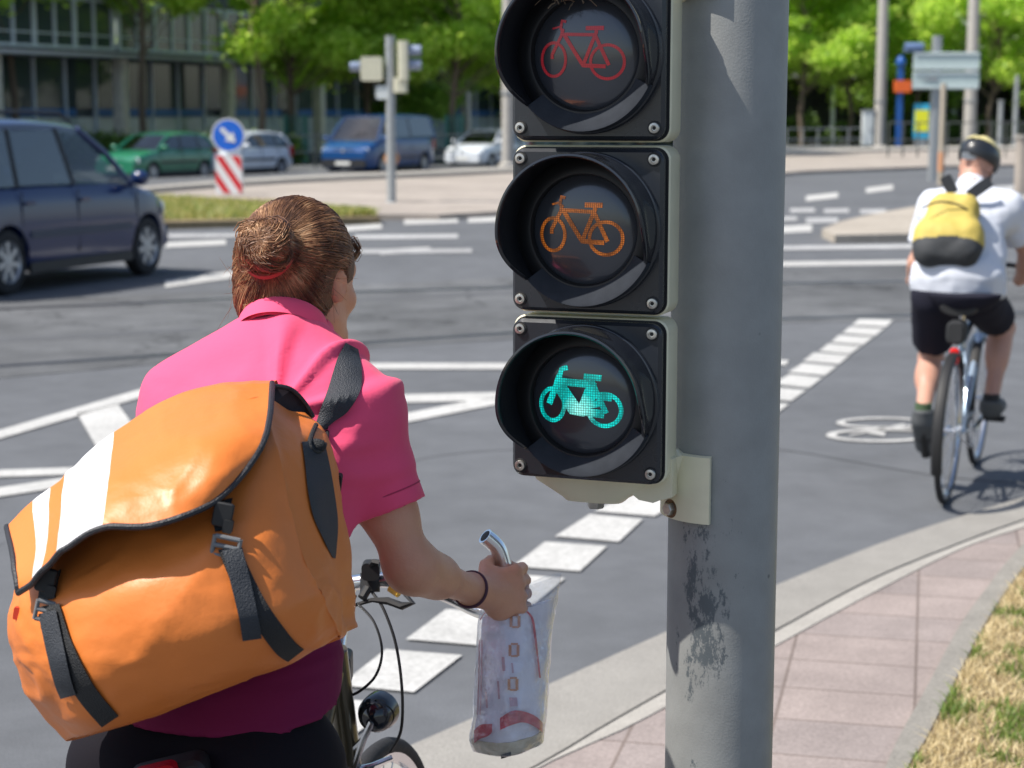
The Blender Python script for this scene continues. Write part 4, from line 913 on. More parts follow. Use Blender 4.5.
module(PITCH, dict(w=.054, strokes=thin, m=m_sr)); module(0, dict(w=.064, strokes=thin, m=m_sy)); module(-PITCH, dict(w=.080, strokes=fat, m=m_sg))
# bottom boss, bracket to the pole (signal local frame: x right, -y towards the rider)
zb = -PITCH - .1255
q = MB(); q.add([], []); rws = []
for (sx, sy, z, oy) in ((.100, .046, zb + .001, .062), (.094, .044, zb - .010, .062), (.052, .034, zb - .034, .060), (.046, .030, zb - .040, .060)):
    rws.append([Vector((-.004 + sx * c_, oy + sy * s_, z)) for c_, s_ in [(math.copysign(abs(math.cos(R(t))) ** .5, math.cos(R(t))), math.copysign(abs(math.sin(R(t))) ** .5, math.sin(R(t)))) for t in range(0, 360, 12)]])
q.grid(rws, cyc=True); q.f.append(tuple(3 * 30 + i for i in range(30))); q.mi.append(0); q.build('lower_boss', m_house, root, True, 45)
q = MB(); q.lathe((-.002, .05, zb - .052), (0, 0, 1), [(0, 0), (.012, 0), (.0135, .003), (.0135, .014)], 6); q.build('boss_bolt', m_screw, root, True, 30)
M0 = Matrix.Translation(YC) @ Matrix.Rotation(SYAW, 4, 'Z'); inv = M0.inverted()
pc = inv @ Vector((PX, PY, YC.z))             # pole axis in the signal's own frame
def bracket(z0, flip, nm):
    q = MB(); f = -1 if flip else 1; px_, py_ = pc.x, pc.y
    # arm: side profile swept in y, from under the boss towards the pole
    y0, y1 = .040, .088
    prof = [(.055, z0 - .002), (.125, z0 + .012), (px_ - .0, z0 + .018), (px_ - .0, z0 - .030), (.118, z0 - .045), (.085, z0 - .048), (.060, z0 - .040)]
    q.prism([(x, y0, z0 + (z - z0) * f) for x, z in prof], (0, y1 - y0, 0)); q.build(nm, m_house, root, False)
    # clamp shoe on the pole front
    q = MB(); yc = py_ - PR
    zc_ = z0 - .032 * f
    q.prism([(px_ - .095, yc + .030, zc_ + .045 * f), (px_ - .020, yc - .022, zc_ + .052 * f), (px_ - .020, yc - .022, zc_ - .055 * f), (px_ - .095, yc + .030, zc_ - .052 * f)], (-.004, .03, 0)); q.build('clamp_shoe', m_house, root, False)
    return zc_
def pxl(x, y, d): return inv @ P(x, y, d)
# lower bracket follows the photographed outline: arm, then a squared shoe with a bolt, wrapped on the pole
def bracket2(zoff, mirror=1):
    ztop = -.000
    d0 = 2.665
    def Z_(py): return (pxl(650, py, 2.69).z)
    za_, zb_, zc_, zd_ = Z_(462), Z_(509), Z_(487), Z_(533)
    if mirror < 0: za_, zb_, zc_, zd_ = [(-z) for z in (za_, zb_, zc_, zd_)]
    xs_ = [pxl(x, 480, 2.69).x for x in (628, 652, 668, 716)]
    yb_ = pc.y - PR
    a = MB()
    outline = [(xs_[0] - .03, zb_ + .022 * mirror), (xs_[0], zb_), (xs_[0] + .022, zb_ - .003 * mirror), (xs_[1], zb_ + .002 * mirror), (xs_[2] - .004, zb_ + .008 * mirror), (xs_[2] - .004, za_ - .003 * mirror), (xs_[1], za_ + .004 * mirror), (xs_[0], za_ - .005 * mirror)]
    yf = min(.035, yb_ - .03)
    a.prism([(x, yf, z) for x, z in outline], (0, .055, 0)); a.build('bracket_arm', m_house, root, False)
    # curved shoe hugging the pole: arc section with a flat flange
    s_ = MB(); rows = []
    for k in range(13):
        an = R(-160 + 71 * k / 12)
        x = pc.x + (PR + .001) * math.cos(an); y = pc.y + (PR + .001) * math.sin(an); x2 = pc.x + (PR + .013) * math.cos(an); y2 = pc.y + (PR + .013) * math.sin(an)
        rows.append([Vector((x, y, za_)), Vector((x2, y2, za_ - .001 * mirror)), Vector((x2, y2, zd_ + .001 * mirror)), Vector((x, y, zd_))])
    s_.grid(rows, cyc=True); s_.f += [(0, 1, 2, 3), tuple(12 * 4 + i for i in (3, 2, 1, 0))]; s_.mi += [0, 0]; s_.build('pole_clamp', m_house, root, True, 30)
    an = R(-131); c = Vector((pc.x + (PR + .013) * math.cos(an), pc.y + (PR + .013) * math.sin(an), (zb_ + zd_) / 2 - .001)); dr_ = Vector((math.cos(an), math.sin(an), 0))
    dr_ = (dr_ + Vector((.0, -.25, 0))).normalized()
    q = MB(); q.lathe(c - dr_ * .003, dr_, [(0, .004), (.0145, .004), (.0150, 0)], 28); q.build('washer', mat('rusty_washer', (.22, .13, .07), .6, .5, var=.4, vs=90), root)
    q = MB(); q.lathe(c, dr_, [(.0105, 0), (.0105, .008), (.0092, .0095), (0, .0095)], 6); q.build('clamp_bolt', m_screw, root, True, 25)
    t = MB(); t.tube([(pc.x - PR * .75, pc.y - PR * .75, za_ - .012 * mirror), (xs_[2], yf + .03, za_ - .02 * mirror)], .02, 8); t.build('stub', m_house, root)
bracket2(0, 1); bracket2(0, -1)
q = MB(); q.rbox((0, .058, PITCH + .1255 + .012), (.17, .085, .026), .012, axis='z', bev=.004); q.build('upper_boss', m_house, root)
# a dry spider nest under the top visor
q = MB(); random.seed(5)
for k in range(70):
    p = Vector((random.gauss(-.022, .012), -.05 + random.gauss(0, .012), PITCH + .097 - abs(random.gauss(0, .009)))); d = Vector((random.gauss(0, .012), random.gauss(0, .01), random.gauss(-.004, .007))); q.tube([p, p + d * .5 + Vector((0, 0, .002)), p + d], random.uniform(.0004, .0010), 4)
q.build('spider_nest', mat('dry_debris', (.20, .15, .10), .9), root)
root.location = YC; root.rotation_euler = (0, 0, SYAW)
# unseen vehicle signal, added as a shadow caster; its shadow stays above the view
vs_ = empty('added_vehicle_signal', (0, 0, 0), 0, 'unseen vehicle signal head added on the grey pole above the bicycle signal', 'traffic light')
MB().rbox((0, .08, .0), (.30, .16, .92), .03, bev=.005).build('housing', m_house, vs_)
for k in (-1, 0, 1):
    MB().rbox((0, -.01, k * .30), (.285, .02, .29), .02).build('door', m_gloss, vs_)
    MB().lathe((0, -.02, k * .30), (0, -1, 0), [(0, .01), (.09, .006), (.1, 0)], 40).build('lens', m_lens, vs_)
    MB().lathe((0, -.02, k * .30), (0, -1, 0), [(.112, -.002), (.112, .17), (.108, .17), (.108, -.002)], 48, a0=-50, a1=230).build('visor', m_gloss, vs_)
for z in (-.38, .38): MB().tube([(0, .12, z), (.16, .15, z)], .025, 8).build('bracket', m_house, vs_)
vs_.location = (PX - .24, PY - .12, 2.95); vs_.rotation_euler = (0, 0, SYAW)
# ------------------------------------------------------------ bicycles
m_chrome = mat('polished_alloy', (.80, .82, .85), .20, 1.0, rv=.05, vs=8)
m_brk = mat('black_rubber', (.012, .012, .013), .6)
m_spoke = mat('spoke_steel', (.5, .5, .52), .3, .9)
def wheel(M, c, r, parent, guard=True):
    c = Vector(c); t = MB(M)
    t.tube([c + Vector((0, (r - .016) * math.cos(2 * math.pi * k / 64), (r - .016) * math.sin(2 * math.pi * k / 64))) for k in range(64)], .016, 10, cyc=True)
    w_ = t.build('wheel', m_tyre, parent); q = MB(M); rr = r - .033
    prof = [(rr + .006, -.011), (rr + .006, .011), (rr - .010, .009), (rr - .014, 0), (rr - .010, -.009)]
    q.lathe(c, (1, 0, 0), prof, 64, close=True); q.build('rim', m_chrome, w_)
    q = MB(M); q.lathe(c, (1, 0, 0), [(0, -.055), (.008, -.055), (.008, -.034), (.024, -.032), (.024, -.028), (.014, -.024), (.014, .024), (.024, .028), (.024, .032), (.008, .034), (.008, .055), (0, .055)], 18); q.build('hub', m_chrome, w_)
    q = MB(M)
    for k in range(32):
        a = 2 * math.pi * k / 32; sd = .03 if k % 2 else -.03; o_ = .5 * (1 if (k // 2) % 2 else -1)
        q.tube([c + Vector((sd, .022 * math.cos(a + o_), .022 * math.sin(a + o_))), c + Vector((0, (rr - .008) * math.cos(a), (rr - .008) * math.sin(a)))], .0013, 4, caps=False)
    sp_ = q.build('spokes', m_spoke, w_); return w_
def bike(label, loc, heading, fm, wb=1.02, st=.93, sy=.20, lowstep=False, group=None, lean=0, hgt=.98, crank_a=0, sad=True, rack=True, guards=2):
    root = empty('bicycle', loc, -heading, label, 'bicycle', group); root.rotation_euler = (0, lean, -heading); bpy.context.view_layer.update()
    M = wm(root); r = .345; q = lambda: MB(M)
    wheel(M, (0, 0, r), r, root); wheel(M, (0, wb, r), r, root)
    bbk = (0, .43, .285); sc_ = (0, sy + .05, st - .18); ht = (0, wb - .165, hgt - .12); hb = (0, wb - .115, .70)
    f = q(); f.tube([bbk, sc_], .016, 12); f.tube([bbk, hb], .019, 12)
    if lowstep: f.tube([(0, .36, .50), (0, .62, .60), ht], .016, 12)
    else: f.tube([(0, sy + .06, st - .2), (0, ht[1], ht[2] - .03)], .016, 12)
    f.tube([(0, ht[1] - .012, ht[2] + .02), hb], .021, 12)
    for s_ in (-1, 1):
        f.tube([(0, .42, .285), (s_ * .045, .3, .30), (s_ * .062, 0, r)], .009, 8); f.tube([(s_ * .012, sy + .06, st - .22), (s_ * .055, .1, .56), (s_ * .062, 0, r)], .008, 8)
    f.build('frame', fm, root)
    f = q()
    for s_ in (-1, 1): f.tube([(s_ * .02, hb[1], hb[2] - .01), (s_ * .052, hb[1] + .02, hb[2] - .06), (s_ * .056, wb - .04, .5), (s_ * .056, wb, r)], [.014, .013, .011, .009], 8)
    f.build('fork', fm, root)
    f = q(); f.tube([sc_, (0, sy, st - .03)], .0135, 10); f.build('seat_post', m_chrome, root)
    if sad:
        f = q(); rows = []
        for k in range(13):
            t = k / 12; y = sy - .13 + .27 * t; w_ = .078 * (1 - t) ** .7 * (1 if t > .1 else .8 + t * 2) + .02; z = st + .012 * (1 - t) ** 2
            rows.append([Vector((w_ * math.cos(a), y, z - .018 + .026 * math.sin(a) * (1 if math.sin(a) > 0 else 1.4))) for a in [2 * math.pi * j / 16 for j in range(16)]])
        f.grid(rows, cyc=True); f.f += [tuple(range(16)), tuple(12 * 16 + i for i in range(16))]; f.mi += [0, 0]; sd_ = f.build('saddle', m_brk, root)
        f = q()
        for s_ in (-1, 1): f.tube([(s_ * .03, sy - .1, st - .02), (s_ * .02, sy, st - .045), (s_ * .01, sy + .1, st - .02)], .0035, 6)
        f.build('rail', m_chrome, sd_)
    # drivetrain
    f = q(); f.lathe((.045, .43, .285), (1, 0, 0), [(0, 0), (.085, 0), (.09, .002), (.09, .004), (.085, .006), (0, .006)], 40); f.build('chainring', m_chrome, root)
    ca = crank_a
    for s_, an in ((1, ca), (-1, ca + math.pi)):
        e = Vector((s_ * .075, .43 + .17 * math.cos(an), .285 + .17 * math.sin(an))); f = q(); f.tube([(s_ * .06, .43, .285), e], [.013, .010], 8); ck = f.build('crank', m_chrome, root)
        f = q(); f.box(e + Vector((s_ * .06, 0, 0)), (.095, .07, .022)); f.build('pedal', m_brk, ck)
    f = q(); f.tube([(.05, .43, .375), (.05, 0, r + .03)], .004, 5); f.tube([(.05, .43, .195), (.05, 0, r - .03)], .004, 5); f.lathe((.048, 0, r), (1, 0, 0), [(0, 0), (.035, 0), (.035, .008), (0, .008)], 20); f.build('chain', m_spoke, root)
    # mudguards
    for (cy, a0, a1, nm) in ((0, 10, 205, 'mudguard'), (wb, 60, 190, 'mudguard'))[:guards]:
        rows = []
        for k in range(33):
            a = R(a0 + (a1 - a0) * k / 32); rr = r + .020; rows.append([Vector((x, cy + (rr + dz) * math.cos(a), r + (rr + dz) * math.sin(a))) for x, dz in ((-.026, -.012), (-.018, 0), (0, .004), (.018, 0), (.026, -.012), (.016, -.003), (0, .001), (-.016, -.003))])
        f = q(); f.grid(rows, cyc=True); f.build(nm, m_brk, root)
    if rack:
        f = q()
        for s_ in (-1, 1): f.tube([(s_ * .05, .18, .73), (s_ * .05, -.16, .74)], .006, 6); f.tube([(s_ * .05, -.1, .74), (s_ * .062, 0, r)], .005, 6)
        for y in (-.16, -.05, .06, .16): f.tube([(-.05, y, .735), (.05, y, .735)], .005, 6)
        f.build('rack', m_brk, root)
    return root, M
# ------------------------------------------------------------ people: shared anatomy
def hand(F, W, B, A, out, r_bar=.014, fr=.0092, open_=0):
    """fist around a bar: B bar point, A bar axis (towards the thumb), out = from the bar to the back of the hand"""
    A = A.normalized(); out = (out - A * out.dot(A)).normalized(); side = A.cross(out)
    if side.dot(B - W) < 0: side = -side
    ring = lambda a, rr: out * (math.cos(R(a)) * rr) + side * (math.sin(R(a)) * rr)
    pc_ = B + ring(-10, r_bar + .020)
    F.cap(W, pc_ - A * .004, .026, .030, .02, flat=(out, 1.5)); F.cap(pc_ - A * .024 - side * .005, pc_ + A * .024 - side * .005, .020, .021, .02, flat=(out, 1.2))
    for i, (ln, off) in enumerate(((.95, .032), (1.05, .011), (1.0, -.011), (.82, -.031))):
        c = B + A * off; f_ = fr * (1.06, 1.08, 1.0, .88)[i]
        K = c + ring(42, r_bar + .023); p1 = c + ring(100, r_bar + .016 * ln + .002); p2 = c + ring(160, r_bar + .011); p3 = c + ring(212, r_bar + .010)
        F.cap(pc_ + A * off * .8, K, f_ * 1.15, f_ * 1.15, .008); F.cap(K, p1, f_ * 1.1, f_, .003); F.cap(p1, p2, f_, f_ * .94, .003); F.cap(p2, p3, f_ * .92, f_ * .82, .003)
    t0 = W.lerp(pc_, .55) + A * .018; t1 = B + A * .046 + ring(-55, r_bar + .016); t2 = B + A * .050 + ring(-130, r_bar + .013); t3 = B + A * .040 + ring(-190, r_bar + .012)
    F.cap(t0, t1, .015, .0125, .008); F.cap(t1, t2, .0118, .0105, .003); F.cap(t2, t3, .0105, .009, .003)
def head(F, c, r, f, u, s=1.0):
    """c head centre; r right, f forward, u up"""
    p = lambda x, y, z: c + (r * x + f * y + u * z) * s
    ax = (r, f, u)
    F.ell(p(0, -.012, .022), (.077 * s, .098 * s, .094 * s), ax, .02); F.ell(p(0, .034, -.038), (.060 * s, .060 * s, .078 * s), ax, .03)
    F.cap(p(-.02, .072, -.098), p(.02, .072, -.098), .020 * s, .020 * s, .02)
    F.cap(p(-.055, .0, -.060), p(-.03, .06, -.095), .018 * s, .016 * s, .03); F.cap(p(.055, .0, -.060), p(.03, .06, -.095), .018 * s, .016 * s, .03)
    F.cap(p(-.04, .078, .022), p(.04, .078, .022), .015 * s, .015 * s, .02)
    for sx in (-1, 1):
        F.ell(p(sx * .032, .100, .002), (.017 * s, .013 * s, .011 * s), ax, .008, 'sub'); F.ell(p(sx * .032, .082, .002), (.013 * s,) * 3, ax, .004)
        F.ell(p(sx * .040, .070, -.03), (.022 * s, .02 * s, .02 * s), ax, .02)
        # ear: rim and lobe
        F.ell(p(sx * .080, -.006, -.006), (.009 * s, .019 * s, .031 * s), [(r * math.cos(.35) + f * sx * -math.sin(.35)), (f * math.cos(.35) + r * sx * math.sin(.35)), u], .006)
        F.ell(p(sx * .089, -.002, -.002), (.006 * s, .010 * s, .017 * s), ax, .003, 'sub')
    F.cap(p(0, .092, .012), p(0, .116, -.028), .008 * s, .013 * s, .012); F.cap(p(-.012, .104, -.032), p(.012, .104, -.032), .008 * s, .008 * s, .008)
    F.cap(p(-.020, .092, -.060), p(.020, .092, -.060), .008 * s, .008 * s, .006); F.cap(p(-.016, .091, -.071), p(.016, .091, -.071), .008 * s, .008 * s, .004)
def torso(F, j, g=0.0, male=False, k=.05):
    s = (j['neck'] - j['pelvis']); sv = s.normalized(); r = (j['shR'] - j['shL']); r = (r - sv * r.dot(sv)).normalized(); b_ = r.cross(sv)   # b_ points backwards-ish
    ax = (r, b_, sv); w_ = 1.08 if male else 1.0
    F.ell(j['pelvis'], (.172 * w_ + g, .118 + g, .115 + g), ax, k)
    F.ell(j['pelvis'].lerp(j['chest'], .5), ((.142 if not male else .165) + g, .105 + g, .15 + g), ax, k)
    F.ell(j['chest'], (.152 * w_ + g, .112 * w_ + g, .19 + g), ax, k)
    F.cap(j['chest'].lerp(j['shL'], .72), j['chest'].lerp(j['shR'], .72), .085 + g, .085 + g, k, flat=(b_, 1.05))
    F.cap(j['shL'], j['shL'].lerp(j['neck'], .75) - sv * .02, .056 + g, .060 + g, k); F.cap(j['shR'], j['shR'].lerp(j['neck'], .75) - sv * .02, .056 + g, .060 + g, k)
    return ax
def arm(F, s, e, w, g=0, k=.03, m=1.0):
    F.cap(s, e, (.050 * m + g), (.039 * m + g), k); F.cap(s.lerp(e, .25), s.lerp(e, .65), .044 * m + g, .042 * m + g, k); F.cap(e, w, .038 * m + g, .0255 * m + g, k); F.cap(e.lerp(w, .12), e.lerp(w, .42), .039 * m + g, .035 * m + g, k)
def leg(F, hp, kn, an, g=0, m=1.0, k=.04, low=True, back=None):
    F.cap(hp, kn, .088 * m + g, .054 * m + g, k)
    if low:
        F.cap(kn, an, .052 * m + g, .034 * m + g, k)
        if back is not None: F.cap(kn.lerp(an, .18) + back * .016, kn.lerp(an, .45) + back * .012, .049 * m + g, .044 * m + g, k)
def foot(F, an, toe, g=0):
    F.cap(an, an + (toe - an) * .1 - Vector((0, 0, .03)), .034 + g, .03 + g, .02); F.cap(an + (toe - an) * .1 - Vector((0, 0, .035)), toe, .030 + g, .026 + g, .02, flat=(Vector((1, 0, 0)), .8))
def body_from(F, name, m, parent, smooth=2, disp=None): return link_mesh(F.mesh(name, smooth, disp), name, m, parent, True, 0)
def skin_mat(name, c, c2):
    m = mat(name, c, .48, spec=.4, c2=c2, vs=9, bump=.12, bs=220, rv=.05); b = bsdf(m); b.inputs['Subsurface Weight'].default_value = .12; b.inputs['Subsurface Radius'].default_value = (.9, .3, .15); b.inputs['Subsurface Scale'].default_value = .012; return m
m_skin = skin_mat('tanned_skin', (.55, .265, .165), (.63, .33, .215)); m_skin2 = skin_mat('rosy_skin', (.47, .25, .18), (.52, .29, .215))
# ------------------------------------------------------------ the woman on the left and her bicycle
m_frame1 = mat('bronze_frame_paint', (.09, .075, .045), .3, .5, coat=.6)
HW = R(15)
rc = Vector((-.515, 2.07, 0))
wbike, WM = bike('bronze city bicycle with swept chrome handlebar ridden by the woman in pink', rc, HW, m_frame1, wb=1.03, st=.90, sy=.19, lowstep=True, hgt=1.02, crank_a=R(-60), guards=1)
J = dict(pelvis=P(213, 752, 2.56), chest=P(262, 480, 2.66), neck=P(284, 332, 2.74), shL=P(189, 402, 2.76), shR=P(355, 417, 2.65))
headC = P(301, 280, 2.81)
elR, wrR = P(409, 566, 2.66), P(472, 590, 2.855)
elL, wrL = P(120, 590, 2.92), P(205, 600, 3.12)
hf = Vector((math.sin(HW), math.cos(HW), 0)); hr = Vector((math.cos(HW), -math.sin(HW), 0)); Zv = Vector((0, 0, 1))
hipR, hipL = J['pelvis'] + hr * .095 - Zv * .03, J['pelvis'] - hr * .095 - Zv * .03
pR, pL = WM @ Vector((.135, .43 + .17 * math.cos(R(-60)), .285 + .17 * math.sin(R(-60)))), WM @ Vector((-.135, .43 + .17 * math.cos(R(120)), .285 + .17 * math.sin(R(120))))
anR, anL = pR + Zv * .115 - hf * .06, pL + Zv * .11 - hf * .06
def knee(h_, a_, l1=.43, l2=.43):
    d = a_ - h_; L = min(d.length, l1 + l2 - .005); x = (l1 * l1 - l2 * l2 + L * L) / (2 * L); hh = math.sqrt(max(l1 * l1 - x * x, 0)); dn = d.normalized(); n_ = (hf - dn * hf.dot(dn)).normalized(); return h_ + dn * x + n_ * hh
knR, knL = knee(hipR, anR), knee(hipL, anL)
yaw = R(29); hF = Vector((math.sin(yaw), math.cos(yaw), -.10)).normalized(); hR_ = hF.cross(Zv).normalized(); hU = hR_.cross(hF)
barB = P(507, 590, 2.945); barA = (P(501, 556, 2.955) - P(509, 606, 2.955)).normalized()
F = SDF((-.86, 2.15, 0.02), (.12, 3.3, 1.74), .0055)
tax = torso(F, J); 
F.cap(J['neck'] - Zv * .02, headC - hF * .02 - hU * .05, .054, .052, .03)
head(F, headC, hR_, hF, hU, .94)
arm(F, J['shR'], elR, wrR, m=.85); arm(F, J['shL'], elL, wrL)
hand(F, wrR, barB, barA, Vector((-.15, -1, .05)))
barL = P(232, 598, 3.15); hand(F, wrL, barL, Vector((.2, -.3, .2)), Vector((-.7, -.2, .5)))
leg(F, hipR, knR, anR, back=-hf); leg(F, hipL, knL, anL, back=-hf); foot(F, anR, anR + hf * .17 - Zv * .05); foot(F, anL, anL + hf * .17 - Zv * .05)
person = empty('person', (J['pelvis'].x, J['pelvis'].y, 0), 0, 'woman in pink shirt and black leggings, brown hair in a bun, cycling beside the signal', 'person')
body_from(F, 'body', m_skin, person)
# shirt
m_pink = mat('pink_cotton', (.82, .085, .19), .8, spec=.25, var=.04, vs=3, bump=.30, bs=15, sheen=.1, stretch=(1, 1, 1.7))
m_legg = mat('black_leggings', (.006, .0045, .008), .85, spec=.2, bump=.05, bs=300)
def nz(p, s, st=(1, 1, 1)): return noise.noise(Vector((p.x * s * st[0], p.y * s * st[1], p.z * s * st[2])))
shax = (J['shR'] - J['shL']).normalized(); armax = (elR - J['shR']).normalized()
def folds(p):
    d = .0026 * nz(p, 16, (1, 1, 1.3))
    # drag folds fanning from the right armpit across the back, and across the sleeve cap
    ap = J['shR'] - Zv * .13 - shax * .03; v = p - ap; a = math.atan2(v.z, v.dot(shax)); rr = v.length
    d += .014 * math.exp(-(rr / .17) ** 2) * (1 - abs(math.sin(a * 6.0 + 1.2 * nz(p, 9)))) 
    ap = J['shR'] + Zv * .02 - shax * .06; v = p - ap; a = math.atan2(v.z, v.dot(shax)); rr = v.length
    d += .017 * math.exp(-((rr - .07) / .07) ** 2) * max(0, math.sin(a * 7 + 2.0 * nz(p, 7))) ** 2
    if p.z < J['pelvis'].z + .24: d += .006 * (1 - abs(nz(p, 9, (.6, .6, 3.2))) * 2) * .5
    bk = math.exp(-((p.z - (J['neck'].z - .17)) / .10) ** 2); d += .014 * bk * max(0, nz(p + Vector((p.z * .55, 0, 0)), 8, (.35, .6, 3.6))) ** .8
    tt = (p - J['shR']).dot(armax) / (elR - J['shR']).length
    if (p - J['shR']).dot(shax) > -.07 and tt > .30: d *= max(.06, 1 - (tt - .30) / .16)
    return d
def sleeve_end(S_, s, e, t, r):
    """cut the sleeve off square and hollow it"""
    d = (e - s).normalized(); q = s.lerp(e, t); S_.plane(q, d, (q + d * .11, .135)); S_.cap(q - d * .035, q + d * .06, r, r, 0, op='sub')
S1 = SDF((-.86, 2.2, .82), (.12, 3.15, 1.62), .0055)
torso(S1, J, .012); S1.ell(J['pelvis'].lerp(J['chest'], .28), (.163, .126, .14), tax, .05); 
S1.cap(J['shR'], J['shR'].lerp(elR, .68), .056, .058, .03); S1.cap(J['shL'], J['shL'].lerp(elL, .68), .060, .056, .03)
S1.cap(J['neck'] - Zv * .03, headC - hF * .02 - hU * .05, .068, .064, .02)
cn = (headC - J['neck']).normalized(); cq = J['neck'] + cn * .050
sleeve_end(S1, J['shR'], elR, .62, .0455); sleeve_end(S1, J['shL'], elL, .58, .045)
S1.plane(cq, cn * 1.0 - hF * .25, (cq + cn * .12, .14)); S1.cap(cq - cn * .03, cq + cn * .05, .0595, .0595, 0, op='sub')
hem0 = P(240, 655, 2.5); hem = P(240, 710, 2.5); S1.plane(hem0, Vector((.05, .12, -1)))
shirt = body_from(S1, 'shirt', m_pink, person, 2, folds)
q = MB(); q.lathe(J['neck'] + cn * .008 - hF * .004, (cn - hF * .22), [(.0625, -.016), (.0615, .006), (.0600, .016), (.0620, .018), (.0640, .016), (.0690, .004), (.0705, -.016)], 48); q.build('collar', m_pink, person)
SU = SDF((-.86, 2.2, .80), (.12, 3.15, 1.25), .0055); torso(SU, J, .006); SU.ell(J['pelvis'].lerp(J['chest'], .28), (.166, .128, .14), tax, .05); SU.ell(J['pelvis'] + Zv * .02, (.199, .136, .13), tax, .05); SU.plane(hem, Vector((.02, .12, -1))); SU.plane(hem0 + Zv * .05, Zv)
body_from(SU, 'shirt_lower', mat('maroon_shirt_lower', (.17, .010, .055), .8, spec=.2, bump=.3, bs=17, stretch=(1, 1, 1.7)), person, 2, lambda p: .005 * (1 - abs(nz(p, 9, (.5, .5, 3.4))) * 2) * min(max((p.z - hem.z - .012) / .03, 0), 1))  # dark lower back of the shirt, built as a separate maroon piece
# cuff seam line on the right sleeve
def ring_on(c, ax_, rad, tr, mb_, n=48, squ=1.0):
    a, b_ = frame_z(ax_); mb_.tube([c + a * rad * math.cos(2 * math.pi * k / n) + b_ * rad * squ * math.sin(2 * math.pi * k / n) for k in range(n)], tr, 6, cyc=True)
q = MB(); ring_on(J['shR'].lerp(elR, .515), armax, .0574, .0013, q); q.build('sleeve_seam', mat('dark_pink_thread', (.42, .03, .09), .8), person)
S2 = SDF((-.86, 2.1, .02), (.12, 3.3, 1.12), .0065)
S2.ell(J['pelvis'], (.188, .124, .12), tax, .05); S2.ell(J['pelvis'] + hr * .085 - hf * .07 - Zv * .02, (.10, .09, .11), (hr, hf, Zv), .05); S2.ell(J['pelvis'] - hr * .085 - hf * .07 - Zv * .02, (.10, .09, .11), (hr, hf, Zv), .05)

leg(S2, hipR, knR, anR, .006, back=-hf); leg(S2, hipL, knL, anL, .006, back=-hf); S2.plane(anR + Zv * .06, Vector((0, 0, -1)), (anR - Zv * .1, .2)); S2.plane(anL + Zv * .06, Vector((0, 0, -1)), (anL - Zv * .1, .2))
S2.plane(hem + Zv * .015, Zv)
body_from(S2, 'leggings', m_legg, person, 2, lambda p: .0018 * nz(p, 14, (1, 1, 2)))
for a_ in (anR, anL):
    S3 = SDF(a_ - Vector((.2, .25, .16)), a_ + Vector((.2, .3, .1)), .006); foot(S3, a_, a_ + hf * .17 - Zv * .05, .009); S3.plane(a_ + Zv * .02, Zv); body_from(S3, 'shoe', m_trim, person)
# hair: scalp volume, bun, and strands combed towards the bun
m_hair = bpy.data.materials.new('brown_hair'); m_hair.use_nodes = True
n = m_hair.node_tree.nodes; l = m_hair.node_tree.links; g = n.new('ShaderNodeNewGeometry'); r = n.new('ShaderNodeValToRGB'); hn = n.new('ShaderNodeTexNoise'); hn.inputs['Scale'].default_value = 28; hn.inputs['Detail'].default_value = 2; l.new(g.outputs['Position'], hn.inputs['Vector']); hm = n.new('ShaderNodeMath'); hm.operation = 'MULTIPLY_ADD'; hm.inputs[1].default_value = 2.2; hm.inputs[2].default_value = -.95; l.new(hn.outputs[0], hm.inputs[0]); hx = n.new('ShaderNodeMath'); hx.operation = 'MULTIPLY_ADD'; hx.inputs[1].default_value = .6; l.new(g.outputs['Random Per Island'], hx.inputs[0]); l.new(hm.outputs[0], hx.inputs[2]); l.new(hx.outputs[0], r.inputs[0])
r.color_ramp.elements[0].color = (.075, .030, .016, 1); r.color_ramp.elements[1].color = (.52, .32, .18, 1); e = r.color_ramp.elements.new(.45); e.color = (.19, .085, .040, 1); e = r.color_ramp.elements.new(.8); e.color = (.36, .185, .09, 1)
b = bsdf(m_hair); l.new(r.outputs[0], b.inputs['Base Color']); b.inputs['Roughness'].default_value = .5; b.inputs['Anisotropic'].default_value = .5
m_hairb = mat('hair_under', (.09, .04, .02), .6, c2=(.13, .06, .03), vs=60, bump=.6, bs=120)
hp = lambda x, y, z: headC + (hR_ * x + hF * y + hU * z) * .94
BUN = hp(.028, -.132, .050); bd = (BUN - hp(0, -.012, .022)).normalized()
S4 = SDF(headC - Vector((.16, .18, .18)), headC + Vector((.16, .16, .16)), .004)
S4.ell(hp(0, -.014, .024), (.083, .104, .100), (hR_, hF, hU), .01); S4.ell(hp(0, -.055, -.035), (.066, .055, .055), (hR_, hF, hU), .03); S4.ell(BUN, (.039, .034, .037), (hR_, hF, hU), .02)
S4.plane(hp(0, .045, .0), hF - hU * .65); S4.ell(hp(.088, .045, -.05), (.035, .055, .055), (hR_, hF, hU), .01, 'sub'); S4.ell(hp(-.088, .045, -.05), (.035, .055, .055), (hR_, hF, hU), .01, 'sub')
S4.ell(hp(.09, -.004, -.012), (.02, .022, .034), (hR_, hF, hU), .01, 'sub'); S4.ell(hp(-.09, -.004, -.012), (.02, .022, .034), (hR_, hF, hU), .01, 'sub')
hair = body_from(S4, 'hair', m_hairb, person, 1)
random.seed(3); st = MB(); hc = hp(0, -.014, .024)
def sph(d, lift): return hc + hR_ * d.x * (.084 + lift) + hF * d.y * (.105 + lift) + hU * d.z * (.101 + lift)
hbv = None
def capsurf(d, lift):
    dw = (hR_ * d.x * .9 + hF * d.y + hU * d.z).normalized(); h_ = hbv.ray_cast(hc + dw * .3, -dw, .3)
    return (h_[0] + dw * (lift + .0005)) if h_[0] is not None else sph(d, lift)
